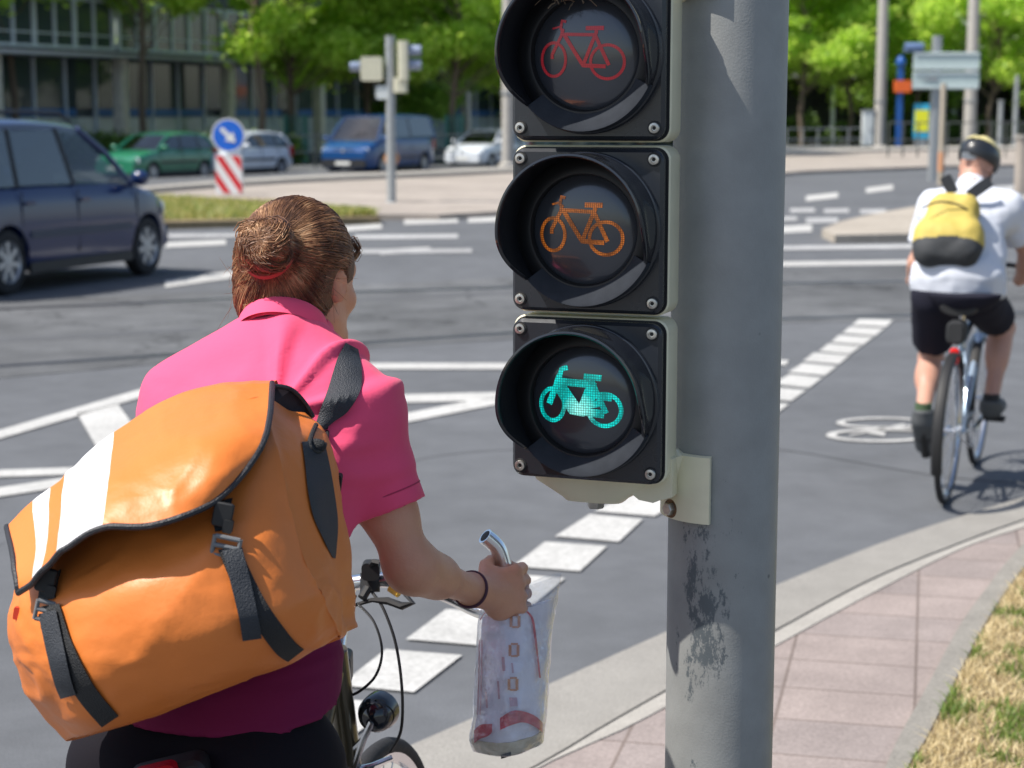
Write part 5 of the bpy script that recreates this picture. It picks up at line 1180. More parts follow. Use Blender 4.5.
def loc_(v): return Vector((v.dot(hR_), v.dot(hF), v.dot(hU)))
bl = loc_(BUN - hc); bl = Vector((bl.x / .084, bl.y / .105, bl.z / .101)).normalized()
cntS = 0
hbv = BVHTree.FromPolygons([wm(hair) @ v.co for v in hair.data.vertices], [tuple(p.vertices) for p in hair.data.polygons])
while cntS < 6500:
    d = Vector((random.gauss(0, 1), random.gauss(0, 1), random.gauss(0, 1))).normalized()
    if d.y > .35 + .75 * max(d.z, -1) * 1.0 and d.y > .30 and d.z < .62: continue
    if d.z < -.45 and d.y > .05: continue
    if abs(d.x) > .75 and d.z < -.02 and d.y > -.30: continue
    if d.z < -.97: continue
    ang = d.angle(bl)
    if ang < .25: continue
    cntS += 1; pts = []; lf = random.uniform(.0, .006); wv = random.uniform(-.05, .05); ph = random.uniform(0, 6)
    ax_ = d.cross(bl).normalized(); sweep = random.uniform(-.10, .10)
    for k in range(11):
        t = k / 10; q = (d * math.sin((1 - t) * ang) + bl * math.sin(t * ang)) / math.sin(ang); q = (q + ax_ * (sweep * math.sin(math.pi * t) + .012 * math.sin(ph + 6 * t))).normalized()
        pts.append(capsurf(q, .0008 + lf * math.sin(math.pi * min(t * 1.1, 1)) + .004 * t))
    st.tube(pts, [.0005] + [random.uniform(.0005, .0008)] * 9 + [.0006], 3, caps=False)
# bun coils: ropes of strands wound round the bun axis
ba, bb_ = frame_z(bd)
for k in range(1500):
    R0 = random.uniform(.006, .036); a0 = random.uniform(0, 6.28); sp_ = random.uniform(2.2, 4.2); h0 = random.uniform(-.012, .018); pts = []; tw = random.uniform(-.35, .35); bo_ = ba * random.gauss(0, .005) + bb_ * random.gauss(0, .005)
    dome = lambda rr: .031 * math.sqrt(max(1 - (rr / .045) ** 2, 0))
    grp = int(a0 / 6.28 * 5); gph = grp * 1.256
    for i in range(12):
        t = i / 11; a = a0 + sp_ * t; rr = R0 + .009 * math.sin(3 * a + gph) - .008 * t; rr = max(rr, .004)
        pts.append(BUN + bo_ + (ba * math.cos(a) + bb_ * math.sin(a)) * rr + bd * (dome(rr) + .010 * math.sin(2.5 * a + gph) + .003 * tw * t - .002))
    st.tube(pts, random.uniform(.0006, .0010), 3, caps=False)
for k in range(420):   # unruly outer layer and the loose nape hair gathered under the bun
    if k % 3 == 0:
        d0 = Vector((random.gauss(0, .55), -1, random.uniform(-1.2, -.55))).normalized(); e0 = Vector((bl.x + random.gauss(0, .10), bl.y, bl.z - .28)).normalized(); lf = random.uniform(.003, .010)
    else:
        d0 = Vector((random.gauss(.25, .6), random.uniform(-.8, .5), random.uniform(-.1, 1))).normalized(); e0 = Vector((bl.x + random.gauss(0, .12), bl.y, bl.z + random.gauss(0, .12))).normalized(); lf = random.uniform(.002, .008)
        if d0.y > .3 and d0.z < .5: continue
    an_ = d0.angle(e0); sw = random.uniform(-.22, .22); axx = d0.cross(e0).normalized(); pts = []; L_end = random.uniform(.55, 1)
    for i in range(9):
        t = i / 8 * L_end; q_ = (d0 * math.sin((1 - t) * an_) + e0 * math.sin(t * an_)) / math.sin(an_); q_ = (q_ + axx * sw * math.sin(math.pi * t)).normalized(); pts.append(capsurf(q_, .001 + lf * math.sin(math.pi * i / 8 * .8)))
    st.tube(pts, random.uniform(.0004, .0007), 3, caps=False)
for k in range(60):    # short wisps falling on the collar
    b0_ = hp(random.uniform(-.06, .065), random.uniform(-.075, -.05), random.uniform(-.085, -.06)); dn_ = (-hU + hR_ * random.gauss(.1, .35) - hF * random.uniform(.1, .7)).normalized(); L = random.uniform(.018, .045)
    st.tube([b0_, b0_ + dn_ * L * .5 - hF * .004, b0_ + dn_ * L + hR_ * random.gauss(0, .008)], [.0006, .0005, .0002], 3, caps=False)
fl = st
for k in range(170):
    base = random.choice([hp(random.uniform(-.09, -.05), random.uniform(-.09, .0), random.uniform(-.10, .03)), hp(random.uniform(-.05, .06), random.uniform(-.09, -.06), random.uniform(-.10, -.07)), hp(random.uniform(.05, .09), random.uniform(-.07, -.02), random.uniform(-.02, .05))])
    ou = (base - hc).normalized(); p0 = base; dr_ = (ou * .5 + Vector((random.gauss(0, .4), random.gauss(0, .3), random.gauss(-.25, .4)))).normalized(); L = random.uniform(.010, .042) * (.45 if ou.dot(hF) > .1 else 1); cu = Vector((random.gauss(0, .5), random.gauss(0, .3), random.gauss(-.2, .5)))
    fl.tube([p0 + dr_ * L * t + cu * L * t * t * .6 for t in (0, .25, .5, .75, 1)], [.00035, .00035, .0003, .00025, .00015], 3, caps=False)
fc = hp(.058, .050, .058)
for k in range(60):
    o_ = Vector((random.gauss(0, .003), random.gauss(0, .004), random.gauss(0, .004))); fl.tube([fc + o_ - hF * .03, fc + o_ * 1.4 + hF * .012 + hU * .008, fc + o_ + hF * .026 - hU * .004 + hR_ * .002, fc + o_ + hF * .014 - hU * .016 + hR_ * .002, fc + o_ + hF * .004 - hU * .012], .0005, 3, caps=False)
fl.build('strands', m_hair, hair, True, 0, fix=False)
q = MB(); ring_on(BUN - bd * .006 - hU * .012, (bd + hU * .35).normalized(), .034, .0055, q); q.build('hair_tie', mat('red_hair_tie', (.28, .03, .025), .7), hair)
q = MB(); wd_ = (barB - elR).normalized(); ring_on(wrR - (wrR - elR).normalized() * .006, (wrR - elR).normalized(), .0285, .0024, q); q.build('wrist_band', mat('dark_wrist_band', (.06, .02, .04), .7), person)
# handlebar, stem, levers, cables, lamp
q = MB(); bt = P(350, 590, 3.07)
cr = catmull([P(232, 590, 3.12), P(262, 596, 3.20), P(310, 588, 3.16), P(350, 583, 3.10), P(392, 580, 3.08), P(440, 592, 3.10), P(485, 612, 3.06), P(509, 606, 2.965), P(506, 582, 2.955), P(503, 562, 2.955), P(497, 547, 2.95), P(485, 536, 2.94)], 6)
q.tube([Vector(p) for p in cr], .0138, 14); hb_ = q.build('handlebar', m_chrome, wbike)
q = MB(); e0, e1 = Vector(cr[-1]), Vector(cr[-3]); dr_ = (e0 - e1).normalized(); q.lathe(e0, dr_, [(0, .0008), (.0095, .0008), (.0105, .0002)], 14); q.build('bar_end', m_brk, hb_)
q = MB(); ht_ = WM @ Vector((0, .86, .90)); q.tube([ht_, P(342, 625, 3.08), P(343, 600, 3.09), P(348, 585, 3.10)], [.0125, .0125, .014, .018], 12); q.build('stem', m_chrome, wbike)
q = MB(); q.tube([P(370, 573, 3.075), P(370, 592, 3.07)], .017, 12); q.rbox(P(371, 570, 3.05), (.030, .03, .030), .008); q.tube([P(366, 570, 3.05), P(374, 562, 3.03), P(379, 563, 3.03)], .006, 6); q.tube([P(368, 588, 3.05), P(362, 598, 3.04)], .008, 8)
q.build('shifter', m_brk, hb_)
q = MB(); q.tube([P(352, 606, 3.05), P(372, 600, 3.04), P(388, 601, 3.03), P(402, 606, 3.02), P(413, 603, 3.0), P(405, 594, 3.02)], [.003, .004, .007, .007, .005, .004], 8); q.build('brake_lever', m_brk, hb_)
q = MB(); q.tube([P(390, 588, 3.06), P(399, 594, 3.05)], .007, 8); q.build('yellow_ring', mat('yellow_plastic', (.75, .42, .03), .4), hb_)
q = MB(); q.tube([Vector(p) for p in catmull([P(372, 592, 3.05), P(384, 610, 3.03), P(396, 645, 3.02), P(402, 690, 3.03), P(401, 730, 3.06), P(390, 752, 3.1)], 8)], .0027, 6); q.tube([Vector(p) for p in catmull([P(358, 604, 3.04), P(374, 622, 3.0), P(382, 650, 2.99), P(376, 675, 3.0), P(360, 691, 3.02), P(346, 697, 3.04)], 8)], .0024, 6); q.tube([Vector(p) for p in catmull([P(356, 596, 3.05), P(344, 606, 3.03), P(334, 630, 3.03), P(338, 690, 3.05)], 8)], .0024, 6)
q.build('cable', m_brk, hb_)
q = MB(); lc = P(377, 713, 3.05); ld = Vector((math.sin(HW), math.cos(HW), -.05)).normalized()
q.lathe(lc, -ld, [(0, .036), (.014, .033), (.025, .024), (.031, .010), (.033, -.008), (.0335, -.02), (.030, -.022), (0, -.020)], 28); lp = q.build('lamp', mat('gloss_black_lamp', (.010, .012, .016), .12, spec=.8), wbike)
q = MB(); q.lathe(lc, ld, [(0, .0235), (.03, .0215)], 24); q.build('lamp_lens', m_lamp, lp)
q = MB(); q.tube([P(372, 722, 3.02), P(364, 738, 3.03), P(356, 762, 3.06), P(350, 790, 3.1)], .006, 8); q.tube([P(364, 738, 3.03), P(352, 750, 3.06), P(344, 772, 3.1)], .005, 8); q.tube([P(350, 770, 3.08), P(372, 765, 3.08), P(392, 757, 3.09)], .004, 6); q.build('lamp_bracket', m_chrome, lp)
q = MB(); q.rbox(P(343, 668, 3.06), (.030, .05, .055), .008); q.rbox(P(344, 690, 3.05), (.018, .04, .03), .006); q.build('brake_caliper', m_trim, wbike)
q = MB(); q.rbox(P(337, 692, 3.03), (.012, .01, .016), .004); q.build('yellow_tag', mat('yellow_tag', (.8, .55, .05), .4), wbike)
# red rear lamp and saddle pad seen under her
q = MB(); q.rbox(P(156, 778, 2.36), (.062, .03, .034), .012, Matrix.Rotation(R(-14), 3, 'Y'), bev=.004); q.build('rear_reflector', mat('red_reflector', (.45, .01, .02), .25), wbike)
q = MB(); q.rbox(P(170, 779, 2.39), (.11, .05, .05), .018, Matrix.Rotation(R(-14), 3, 'Y'), bev=.006); q.build('saddle_pad', m_brk, wbike)
# ------------------------------------------------------------ the orange messenger bag
m_orange = mat('orange_tarpaulin', (.72, .20, .038), .44, spec=.4, var=.05, vs=3, bump=.22, bs=22, rv=.10)
m_wstripe = mat('white_reflective_stripe', (.66, .645, .655), .4, var=.03, vs=8, bump=.1, bs=26)
m_lining = mat('dark_lining', (.025, .015, .022), .7)
m_web = mat('black_webbing', (.012, .013, .015), .65, bump=.5, bs=500)
m_webl = mat('grey_worn_webbing', (.024, .028, .036), .6, bump=.4, bs=500)
m_pipe = mat('black_piping', (.018, .018, .022), .5, bump=.3, bs=300)
rowsC = [
 # back-left, front-left, f1, f2, f3, front-right, side-mid, back-right, back-mid
 [(30, 545, 2.44), (30, 540, 2.36), (80, 500, 2.33), (160, 445, 2.32), (238, 405, 2.34), (268, 398, 2.38), (288, 408, 2.44), (305, 420, 2.50), (170, 450, 2.50)],
 [(22, 590, 2.42), (17, 588, 2.28), (50, 578, 2.23), (150, 520, 2.215), (238, 482, 2.22), (278, 455, 2.27), (306, 445, 2.36), (321, 450, 2.47), (170, 520, 2.48)],
 [(18, 630, 2.40), (11, 625, 2.27), (52, 622, 2.19), (160, 578, 2.145), (250, 545, 2.17), (300, 545, 2.22), (328, 535, 2.33), (334, 540, 2.45), (170, 580, 2.46)],
 [(28, 675, 2.40), (20, 668, 2.28), (68, 672, 2.18), (172, 640, 2.135), (268, 612, 2.16), (320, 596, 2.225), (338, 590, 2.33), (343, 597, 2.43), (180, 640, 2.45)],
 [(50, 712, 2.40), (42, 706, 2.31), (84, 712, 2.21), (182, 682, 2.165), (278, 648, 2.20), (332, 622, 2.26), (340, 617, 2.34), (343, 622, 2.42), (190, 676, 2.43)],
 [(72, 738, 2.39), (66, 737, 2.33), (98, 731, 2.27), (192, 700, 2.24), (284, 664, 2.27), (338, 635, 2.31), (345, 632, 2.35), (347, 632, 2.40), (200, 698, 2.40)],
]
def loft(rowsC, nr=10, nc=10):
    R_ = [[np.array(P(*c)) for c in r_] for r_ in rowsC]; R1 = [catmull(r_, nc, True) for r_ in R_]; cols = [catmull([r_[j] for r_ in R1], nr) for j in range(len(R1[0]))]
    return [[Vector(cols[j][i]) for j in range(len(cols))] for i in range(len(cols[0]))]
def wrinkle(p):
    v = p * 1.0; d = .0055 * noise.noise(Vector((v.x * 9, v.y * 9, v.z * 15))) + .0018 * (1 - 2 * abs(noise.noise(Vector((v.x * 16 + v.z * 8, v.y * 10, v.z * 22 - v.x * 6)))))
    d += .0006 * (1 - 2 * abs(noise.noise(Vector((v.x * 44 + 3, v.y * 30, v.z * 60)))))
    for sd_, sc2, am in ((0, 5.0, .0030), (11, 8.0, .0018)):
        c0 = noise.noise(Vector((v.x * sc2 + sd_, v.y * sc2, v.z * sc2 * 1.5)) + Vector((0, 0, .8 * noise.noise(v * 5)))); d += am * math.exp(-(c0 / .055) ** 2) * max(0, noise.noise(v * 3.1 + Vector((sd_, 2, 7))) + .25) * 2
    # dents radiating from the lower right and lower left corners
    for (c_, k) in ((P(330, 590, 2.22), 8), (P(40, 660, 2.22), 6)):
        w_ = p - c_; rr = w_.length; a = math.atan2(w_.z, w_.x); d += .0012 * math.exp(-(rr / .10) ** 2) * math.sin(a * k + 3 * noise.noise(p * 6))
    return d
def crease(r_):
    a = r_[5]; return [(r_[0][0] + 7, *r_[0][1:]), (r_[1][0] + 6, *r_[1][1:])] + r_[2:5] + [(a[0] - 4, a[1] - 1, a[2] - .003), (a[0] + 1, a[1], a[2] + .012)] + r_[6:]
rowsC = [crease(r_) for r_ in rowsC]
rowsC.insert(5, [(x + (x2 - x) * .8, y + (y2 - y) * .82, d_ + (d2 - d_) * .55) for (x, y, d_), (x2, y2, d2) in zip(rowsC[4], rowsC[5])])
body = loft(rowsC, 12, 11); nr_, nc_ = len(body), len(body[0]); cen = sum((v for r_ in body for v in r_), Vector()) / (nr_ * nc_)
def perturb(rows, cyc, amp=1.0):
    out = []
    for i in range(len(rows)):
        o_ = []
        for j in range(len(rows[0])):
            a = rows[min(i + 1, len(rows) - 1)][j] - rows[max(i - 1, 0)][j]; m_ = len(rows[0]); b_ = rows[i][(j + 1) % m_ if cyc else min(j + 1, m_ - 1)] - rows[i][(j - 1) % m_ if cyc else max(j - 1, 0)]
            n_ = a.cross(b_); n_ = n_.normalized() if n_.length > 1e-9 else Vector((0, -1, 0))
            if n_.y > 0 and not cyc: n_ = -n_
            if cyc and n_.dot(rows[i][j] - cen) < 0: n_ = -n_
            o_.append(rows[i][j] + n_ * wrinkle(rows[i][j]) * amp)
        out.append(o_)
    return out
body = perturb(body, True)
bag = empty('messenger_bag', (cen.x, cen.y, cen.z - .2), 0, 'orange messenger bag with two white stripes on the back of the woman in pink', 'bag')
q = MB(); q.grid(body, cyc=True)
for (ri, sgn) in ((0, 1), (nr_ - 1, -1)):
    c_ = sum(body[ri], Vector()) / nc_; b0 = len(q.v); q.v.append(c_)
    for j in range(nc_): q.f.append((b0, ri * nc_ + j, ri * nc_ + (j + 1) % nc_)); q.mi.append(1 if ri == 0 else 0)
bo = q.build('body', [m_orange, m_lining], bag, True, 60)
# flap
U = [0, .10, .17, .24, .33, .43, .62, .82, 1.0]
T_ = [(8, 528, 2.36), (33, 501, 2.37), (50, 487, 2.375), (66, 475, 2.38), (92, 449, 2.385), (114, 432, 2.39), (164, 401, 2.40), (216, 388, 2.42), (272, 384, 2.44)]
M1 = [(13, 556, 2.26), (36, 540, 2.255), (49, 528, 2.25), (62, 512, 2.245), (84, 490, 2.235), (110, 470, 2.22), (163, 450, 2.215), (220, 430, 2.23), (270, 412, 2.30)]
M2 = [(16, 580, 2.215), (34, 568, 2.20), (45, 556, 2.19), (60, 540, 2.175), (77, 523, 2.165), (106, 503, 2.155), (163, 490, 2.15), (222, 470, 2.165), (264, 440, 2.235)]
B_ = [(17, 593, 2.21), (30, 585, 2.19), (39, 577, 2.175), (57, 559, 2.155), (70, 548, 2.145), (104, 529, 2.135), (158, 524, 2.135), (212, 503, 2.15), (247, 470, 2.19)]
def uvgrid(R4, U, nu=70, nv=26):
    R_ = [[np.array(P(*c)) for c in r_] for r_ in R4]; us = []
    dens = []
    for r_ in R_:
        cm = catmull(r_, 12); uu = [U[i] + (U[i + 1] - U[i]) * k / 12 for i in range(len(U) - 1) for k in range(12)] + [1.0]; dens.append((uu, cm))
    knots = sorted(set(list(np.linspace(0, 1, nu + 1)) + [.10, .17, .24, .43])) ; knots = [k for i, k in enumerate(knots)]
    cols = []
    for u in knots: cols.append(catmull([np.array([np.interp(u, uu, [c[a] for c in cm]) for a in range(3)]) for uu, cm in dens], nv // 3))
    return knots, [[Vector(cols[j][i]) for j in range(len(knots))] for i in range(len(cols[0]))]
kn_, fg = uvgrid([T_, M1, M2, B_], U)
fg = perturb(fg, False, .75)
# turn the flap's lower lip away from the bag a little between the buckles
for j, u in enumerate(kn_):
    lipk = .012 * math.sin(math.pi * min(max((u - .40) / .42, 0), 1)); 
    for i in range(len(fg)): t = max(0, (i / (len(fg) - 1) - .75) / .25); fg[i][j] = fg[i][j] - FW * lipk * t
band = lambda j: 1 if (.12 <= kn_[j] < .17 - 1e-6 + .0 or .24 - 1e-6 <= kn_[j] < .43 - 1e-6) else 0
def bandf(j):
    u = (kn_[j] + kn_[j + 1]) / 2; return 1 if (.10 < u < .17 or .24 < u < .43) else 0
q = MB(); q.grid(fg, uvmi=lambda i, j: bandf(j))
th = [[v + FW * .0035 for v in r_] for r_ in fg]; q.grid(th, mi=2)
flap = q.build('flap', [m_orange, m_wstripe, m_lining], bag, True, 60, fix=False)
edge = [fg[i][0] for i in range(len(fg))] + fg[-1][1:] + [fg[i][-1] for i in range(len(fg) - 2, -1, -1)]
edge = [e + FW * .002 for e in edge]
q = MB(); q.tube([Vector(e) for e in edge], .0042, 8); q.build('piping', m_pipe, flap)
# back panel of the flap joining the bag behind (keeps the top closed)
q = MB(); top = [Vector(v) for v in fg[0]]; bk = [v + FW * .10 + UP * -.012 for v in top]; q.grid([top, [v + FW * .05 + UP * .004 for v in top], bk, [v - UP * .05 for v in bk]]); q.build('flap_back', m_orange, flap, True, 60)
# pale zip line inside the open right end
q = MB(); e_ = [P(272, 386, 2.435), P(290, 389, 2.45), P(304, 402, 2.47), (P(313, 417, 2.48))]; q.tube([Vector(x) for x in catmull(e_, 5)], .0035, 8); q.build('opening_edge', m_pipe, bag)
q = MB(); q.prism([P(270, 386, 2.445), P(291, 390, 2.46), P(305, 404, 2.48), P(313, 418, 2.485), P(285, 414, 2.46), P(262, 412, 2.43)], FW * .01); q.build('inner_lining', m_lining, bag, False)
bpy.context.view_layer.update()
def bvh_of(objs):
    vs, fs = [], []
    for o in objs:
        M = wm(o); b0 = len(vs); vs += [M @ v.co for v in o.data.vertices]; fs += [tuple(i + b0 for i in p.vertices) for p in o.data.polygons]
    return BVHTree.FromPolygons(vs, fs)
def on(bvh, px, py, lift, dflt):
    r_ = ray(px, py); h_ = bvh.ray_cast(CAM, r_.normalized(), 8)
    d = ((h_[0] - CAM).dot(FW) if h_[0] is not None else dflt); return P(px, py, d - lift)
def ribbon(name, bvh, pts, m, parent, thick=.003, lift=.004, dflt=2.3, n=8, bulge=0, smoothing=3):
    """pts: (px, py, width_px, angle_deg of the ribbon's across direction in the image)"""
    pp = catmull([p[:4] for p in pts], n); rows = []
    for p in pp:
        ca, sa = math.cos(R(p[3])), -math.sin(R(p[3])); rows.append([(p[0] + ca * p[2] * t, p[1] + sa * p[2] * t, t) for t in (-.5, -.25, 0, .25, .5)])
    D = np.array([[(on(bvh, x, y, 0, dflt) - CAM).dot(FW) for x, y, t in r_] for r_ in rows])
    for _ in range(smoothing):
        E = D.copy(); E[1:-1] = (D[:-2] + 2 * D[1:-1] + D[2:]) / 4; D = np.minimum(E, D + .002)
        D[:, 1:-1] = np.minimum(D[:, 1:-1], (D[:, :-2] + D[:, 2:]) / 2 + .001)
    fr = [[P(x, y, D[i][j] - lift - bulge * (1 - (2 * t) ** 2)) for j, (x, y, t) in enumerate(r_)] for i, r_ in enumerate(rows)]; bk = [[v + FW * thick for v in r_] for r_ in fr]
    q = MB(); ring = [f_ + b_[::-1] for f_, b_ in zip(fr, bk)]; q.grid(ring, cyc=True); m_ = len(ring[0]); q.f += [tuple(range(m_)), tuple((len(ring) - 1) * m_ + i for i in range(m_))[::-1]]; q.mi += [0, 0]
    return q.build(name, m, parent, True, 35)
bb1 = bvh_of([bo]); bb2 = bvh_of([bo, flap])
ribbon('lower_strap', bb1, [(229, 548, 22, 10), (240, 575, 22, 14), (258, 610, 22, 22), (283, 645, 22, 34), (296, 656, 20, 38)], m_web, bag, .002, .006, 2.16)
ribbon('loose_strap', bb1, [(232, 549, 20, 8), (240, 580, 20, 8), (248, 615, 19, 8), (252, 640, 19, 8)], m_webl, bag, .002, .010, 2.15)
ribbon('lower_strap', bb1, [(50, 605, 18, 10), (62, 645, 20, 14), (84, 690, 21, 24), (110, 722, 20, 34)], m_web, bag, .002, .006, 2.2)
ribbon('loose_strap', bb1, [(47, 612, 18, 14), (55, 650, 18, 14), (62, 680, 17, 14), (68, 697, 16, 16)], m_webl, bag, .002, .011, 2.2)
ribbon('buckle_tab', bb2, [(224, 500, 17, 14), (221, 515, 18, 14), (224, 530, 18, 12)], m_web, bag, .003, .004, 2.15); ribbon('buckle_tab', bb2, [(52, 572, 18, 16), (48, 588, 18, 14), (46, 600, 18, 12)], m_web, bag, .003, .004, 2.2)
def buckle(cx, cy, rot, s=1.0):
    c = on(bb2, cx, cy, .012, 2.17); rm = Matrix.Rotation(R(rot), 3, 'Y'); q = MB()
    q.rbox(c + UP * .022, (.024 * s, .007, .030), .004, rm, bev=.0015); q.rbox(c + UP * .008 + RT * .006, (.012, .008, .016), .003, rm); o = q.build('buckle', m_brk, bag)
    c2 = c - UP * .016 * 1 + RT * .004; q = MB()
    for dz in (-.012, 0, .011): q.tube([c2 + rm @ Vector((-.015, -.002, dz)), c2 + rm @ Vector((.015, -.002, dz))], .0030, 8)
    for dx in (-.0155, .0155): q.tube([c2 + rm @ Vector((dx, -.002, -.013)), c2 + rm @ Vector((dx, -.002, .012))], .0028, 8)
    q.build('ladder_lock', mat('grey_plastic_buckle', (.16, .165, .17), .3), o)
buckle(223, 533, 12); buckle(46, 598, 14)
# shoulder strap over the right shoulder, with its loop and hanging side strap
bs = bvh_of([shirt, bo, flap])
ss = ribbon('shoulder_strap', bvh_of([shirt]), [(352, 346, 14, -28), (350, 362, 26, -28), (347, 380, 33, -35), (338, 400, 30, -48), (327, 416, 18, -40), (320, 428, 10, -20)], m_webl, bag, .004, .006, 2.55, bulge=.004)
lo_ = lambda x, y: on(bs, x, y, .006, 2.46)
q = MB(); q.tube([Vector(p) for p in catmull([lo_(316, 425), lo_(311, 437), lo_(310, 447), lo_(317, 452), lo_(324, 446), lo_(327, 434), lo_(325, 424)], 5)], .0035, 8); q.build('strap_loop', m_web, bag)
q = MB(); q.ell(lo_(316, 446), (.014, .008, .010)); q.build('knot', m_web, bag)
ribbon('side_strap', bs, [(313, 441, 22, 4), (317, 462, 24, 0), (321, 490, 26, 0), (326, 520, 24, -8), (331, 545, 12, -20), (334, 558, 3, -20)], m_webl, bag, .003, .006, 2.45, bulge=.002)
q = MB(); q.rbox(P(337, 490, 2.46), (.010, .02, .045), .004, Matrix.Rotation(R(8), 3, 'Y')); q.build('side_tab', m_web, bag)
q = MB(); q.rbox(on(bb1, 17, 613, .003, 2.3), (.008, .006, .016), .002, Matrix.Rotation(R(10), 3, 'Y')); q.build('red_tag', mat('red_tag', (.6, .05, .02), .5), bag)
# ------------------------------------------------------------ the plastic bread bag in her right hand
m_plastic = bpy.data.materials.new('clear_plastic_bag'); m_plastic.use_nodes = True; n = m_plastic.node_tree.nodes; l = m_plastic.node_tree.links; n.remove(n['Principled BSDF'])
tr = n.new('ShaderNodeBsdfTransparent'); tr.inputs[0].default_value = (.93, .94, .95, 1); gl = n.new('ShaderNodeBsdfGlossy'); gl.inputs[0].default_value = (.9, .93, 1, 1); gl.inputs['Roughness'].default_value = .07; df = n.new('ShaderNodeBsdfDiffuse'); df.inputs[0].default_value = (.75, .76, .80, 1)
lw = n.new('ShaderNodeLayerWeight'); lw.inputs[0].default_value = .5; fp = n.new('ShaderNodeMath'); fp.operation = 'POWER'; fp.inputs[1].default_value = 3; l.new(lw.outputs['Facing'], fp.inputs[0]); fr = n.new('ShaderNodeMath'); fr.operation = 'ADD'; fr.inputs[1].default_value = .06; l.new(fp.outputs[0], fr.inputs[0]); m1 = n.new('ShaderNodeMixShader'); m1.inputs[0].default_value = .17; l.new(tr.outputs[0], m1.inputs[1]); l.new(df.outputs[0], m1.inputs[2])
m2 = n.new('ShaderNodeMixShader'); l.new(fr.outputs[0], m2.inputs[0]); l.new(m1.outputs[0], m2.inputs[1]); l.new(gl.outputs[0], m2.inputs[2]); l.new(m2.outputs[0], n['Material Output'].inputs[0])
tcn = n.new('ShaderNodeTexCoord'); nzn = n.new('ShaderNodeTexNoise'); nzn.inputs['Scale'].default_value = 35; nzn.inputs['Detail'].default_value = 3; bpn = n.new('ShaderNodeBump'); bpn.inputs['Strength'].default_value = .9; bpn.inputs['Distance'].default_value = .01; l.new(tcn.outputs['Object'], nzn.inputs[0]); l.new(nzn.outputs[0], bpn.inputs['Height'])
for x in (gl, df): l.new(bpn.outputs[0], x.inputs['Normal'])
BR = [  # left-front, mid-front, right-front, right-back, mid-back, left-back
 [(492, 596, 2.93), (512, 592, 2.925), (541, 578, 2.93), (562, 573, 2.95), (540, 582, 2.955), (500, 596, 2.95)],
 [(481, 612, 2.93), (512, 606, 2.915), (545, 596, 2.93), (559, 590, 2.96), (535, 598, 2.965), (490, 610, 2.96)],
 [(478, 640, 2.93), (512, 636, 2.895), (543, 630, 2.93), (553, 622, 2.98), (525, 630, 3.0), (487, 638, 2.97)],
 [(476, 680, 2.92), (510, 680, 2.875), (542, 674, 2.92), (549, 664, 2.98), (522, 668, 3.01), (484, 676, 2.98)],
 [(474, 720, 2.91), (507, 722, 2.87), (541, 714, 2.91), (546, 702, 2.98), (520, 706, 3.01), (481, 714, 2.98)],
 [(471, 741, 2.91), (505, 744, 2.875), (540, 734, 2.91), (544, 722, 2.98), (520, 728, 3.0), (479, 734, 2.98)],
 [(474, 752, 2.925), (508, 757, 2.89), (540, 745, 2.925), (541, 736, 2.97), (520, 740, 2.98), (482, 748, 2.97)]]
bbg = empty('bread_bag', tuple(P(510, 757, 2.93)), 0, 'clear plastic bread bag with red print held in the right hand of the woman', 'plastic bag')
rw = loft(BR, 8, 8)
def crump(v): return v + FW * (.0055 * noise.noise(v * 28) + .004 * (1 - 2 * abs(noise.noise(v * 55)))) + RT * (.002 * noise.noise(v * 33 + Vector((5, 5, 5))))
rw = [[crump(v) for v in r_] for r_ in rw]; q = MB(); q.grid(rw, cyc=True); nn = len(rw[0]); q.f.append(tuple((len(rw) - 1) * nn + i for i in range(nn))); q.mi.append(0)
pb = q.build('plastic', m_plastic, bbg, True, 60)
# paper sleeve and loaf inside
def shrink(rows, s_, lo, hi):
    out = []
    for r_ in rows[lo:hi]:
        c_ = sum(r_, Vector()) / len(r_); out.append([c_ + (v - c_) * s_ for v in r_])
    return out
q = MB(); ins = shrink(rw, .90, 10, 41); q.grid(ins, cyc=True); q.f += [tuple(range(nn)), tuple((len(ins) - 1) * nn + i for i in range(nn))]; q.mi += [0, 0]; q.build('paper_sleeve', mat('white_paper', (.86, .84, .92), .7, var=.05, vs=30, bump=.3, bs=60), bbg, True, 60)
q = MB(); ins = shrink(rw, .95, 40, 49); q.grid(ins, cyc=True); q.f += [tuple(range(nn)), tuple((len(ins) - 1) * nn + i for i in range(nn))]; q.mi += [0, 0]; q.build('loaf', mat('bread_crust', (.62, .50, .32), .8, c2=(.80, .72, .55), vs=40, bump=.4, bs=90), bbg, True, 60)
bpv = bvh_of([pb]); m_rp = mat('red_print', (.62, .03, .06), .45, var=.25, vs=60); m_op = mat('orange_print', (.62, .22, .05), .45); m_pp = mat('pink_print', (.62, .38, .42), .5)
ribbon('print_band', bpv, [(474, 737, 13, 90), (480, 732, 14, 90), (488, 730, 12, 90), (492, 728, 8, 90)], m_rp, bbg, 0.0006, -.0012, 2.9, smoothing=0)
ribbon('print_band', bpv, [(500, 724, 12, 90), (512, 718, 14, 90), (524, 717, 11, 90), (536, 722, 11, 90), (543, 728, 10, 90)], m_rp, bbg, 0.0006, -.0012, 2.88, smoothing=0)
ribbon('print_line', bpv, [(480, 620, 2, 90), (488, 610, 2, 60), (500, 606, 2, 90)], m_rp, bbg, 0.0006, -.0012, 2.92, smoothing=0)
ribbon('print_line', bpv, [(524, 609, 2.5, 20), (532, 618, 2.5, 0), (535, 635, 2.5, 0), (538, 660, 2, 0), (540, 678, 2, 0)], m_rp, bbg, 0.0006, -.0012, 2.92, smoothing=0)
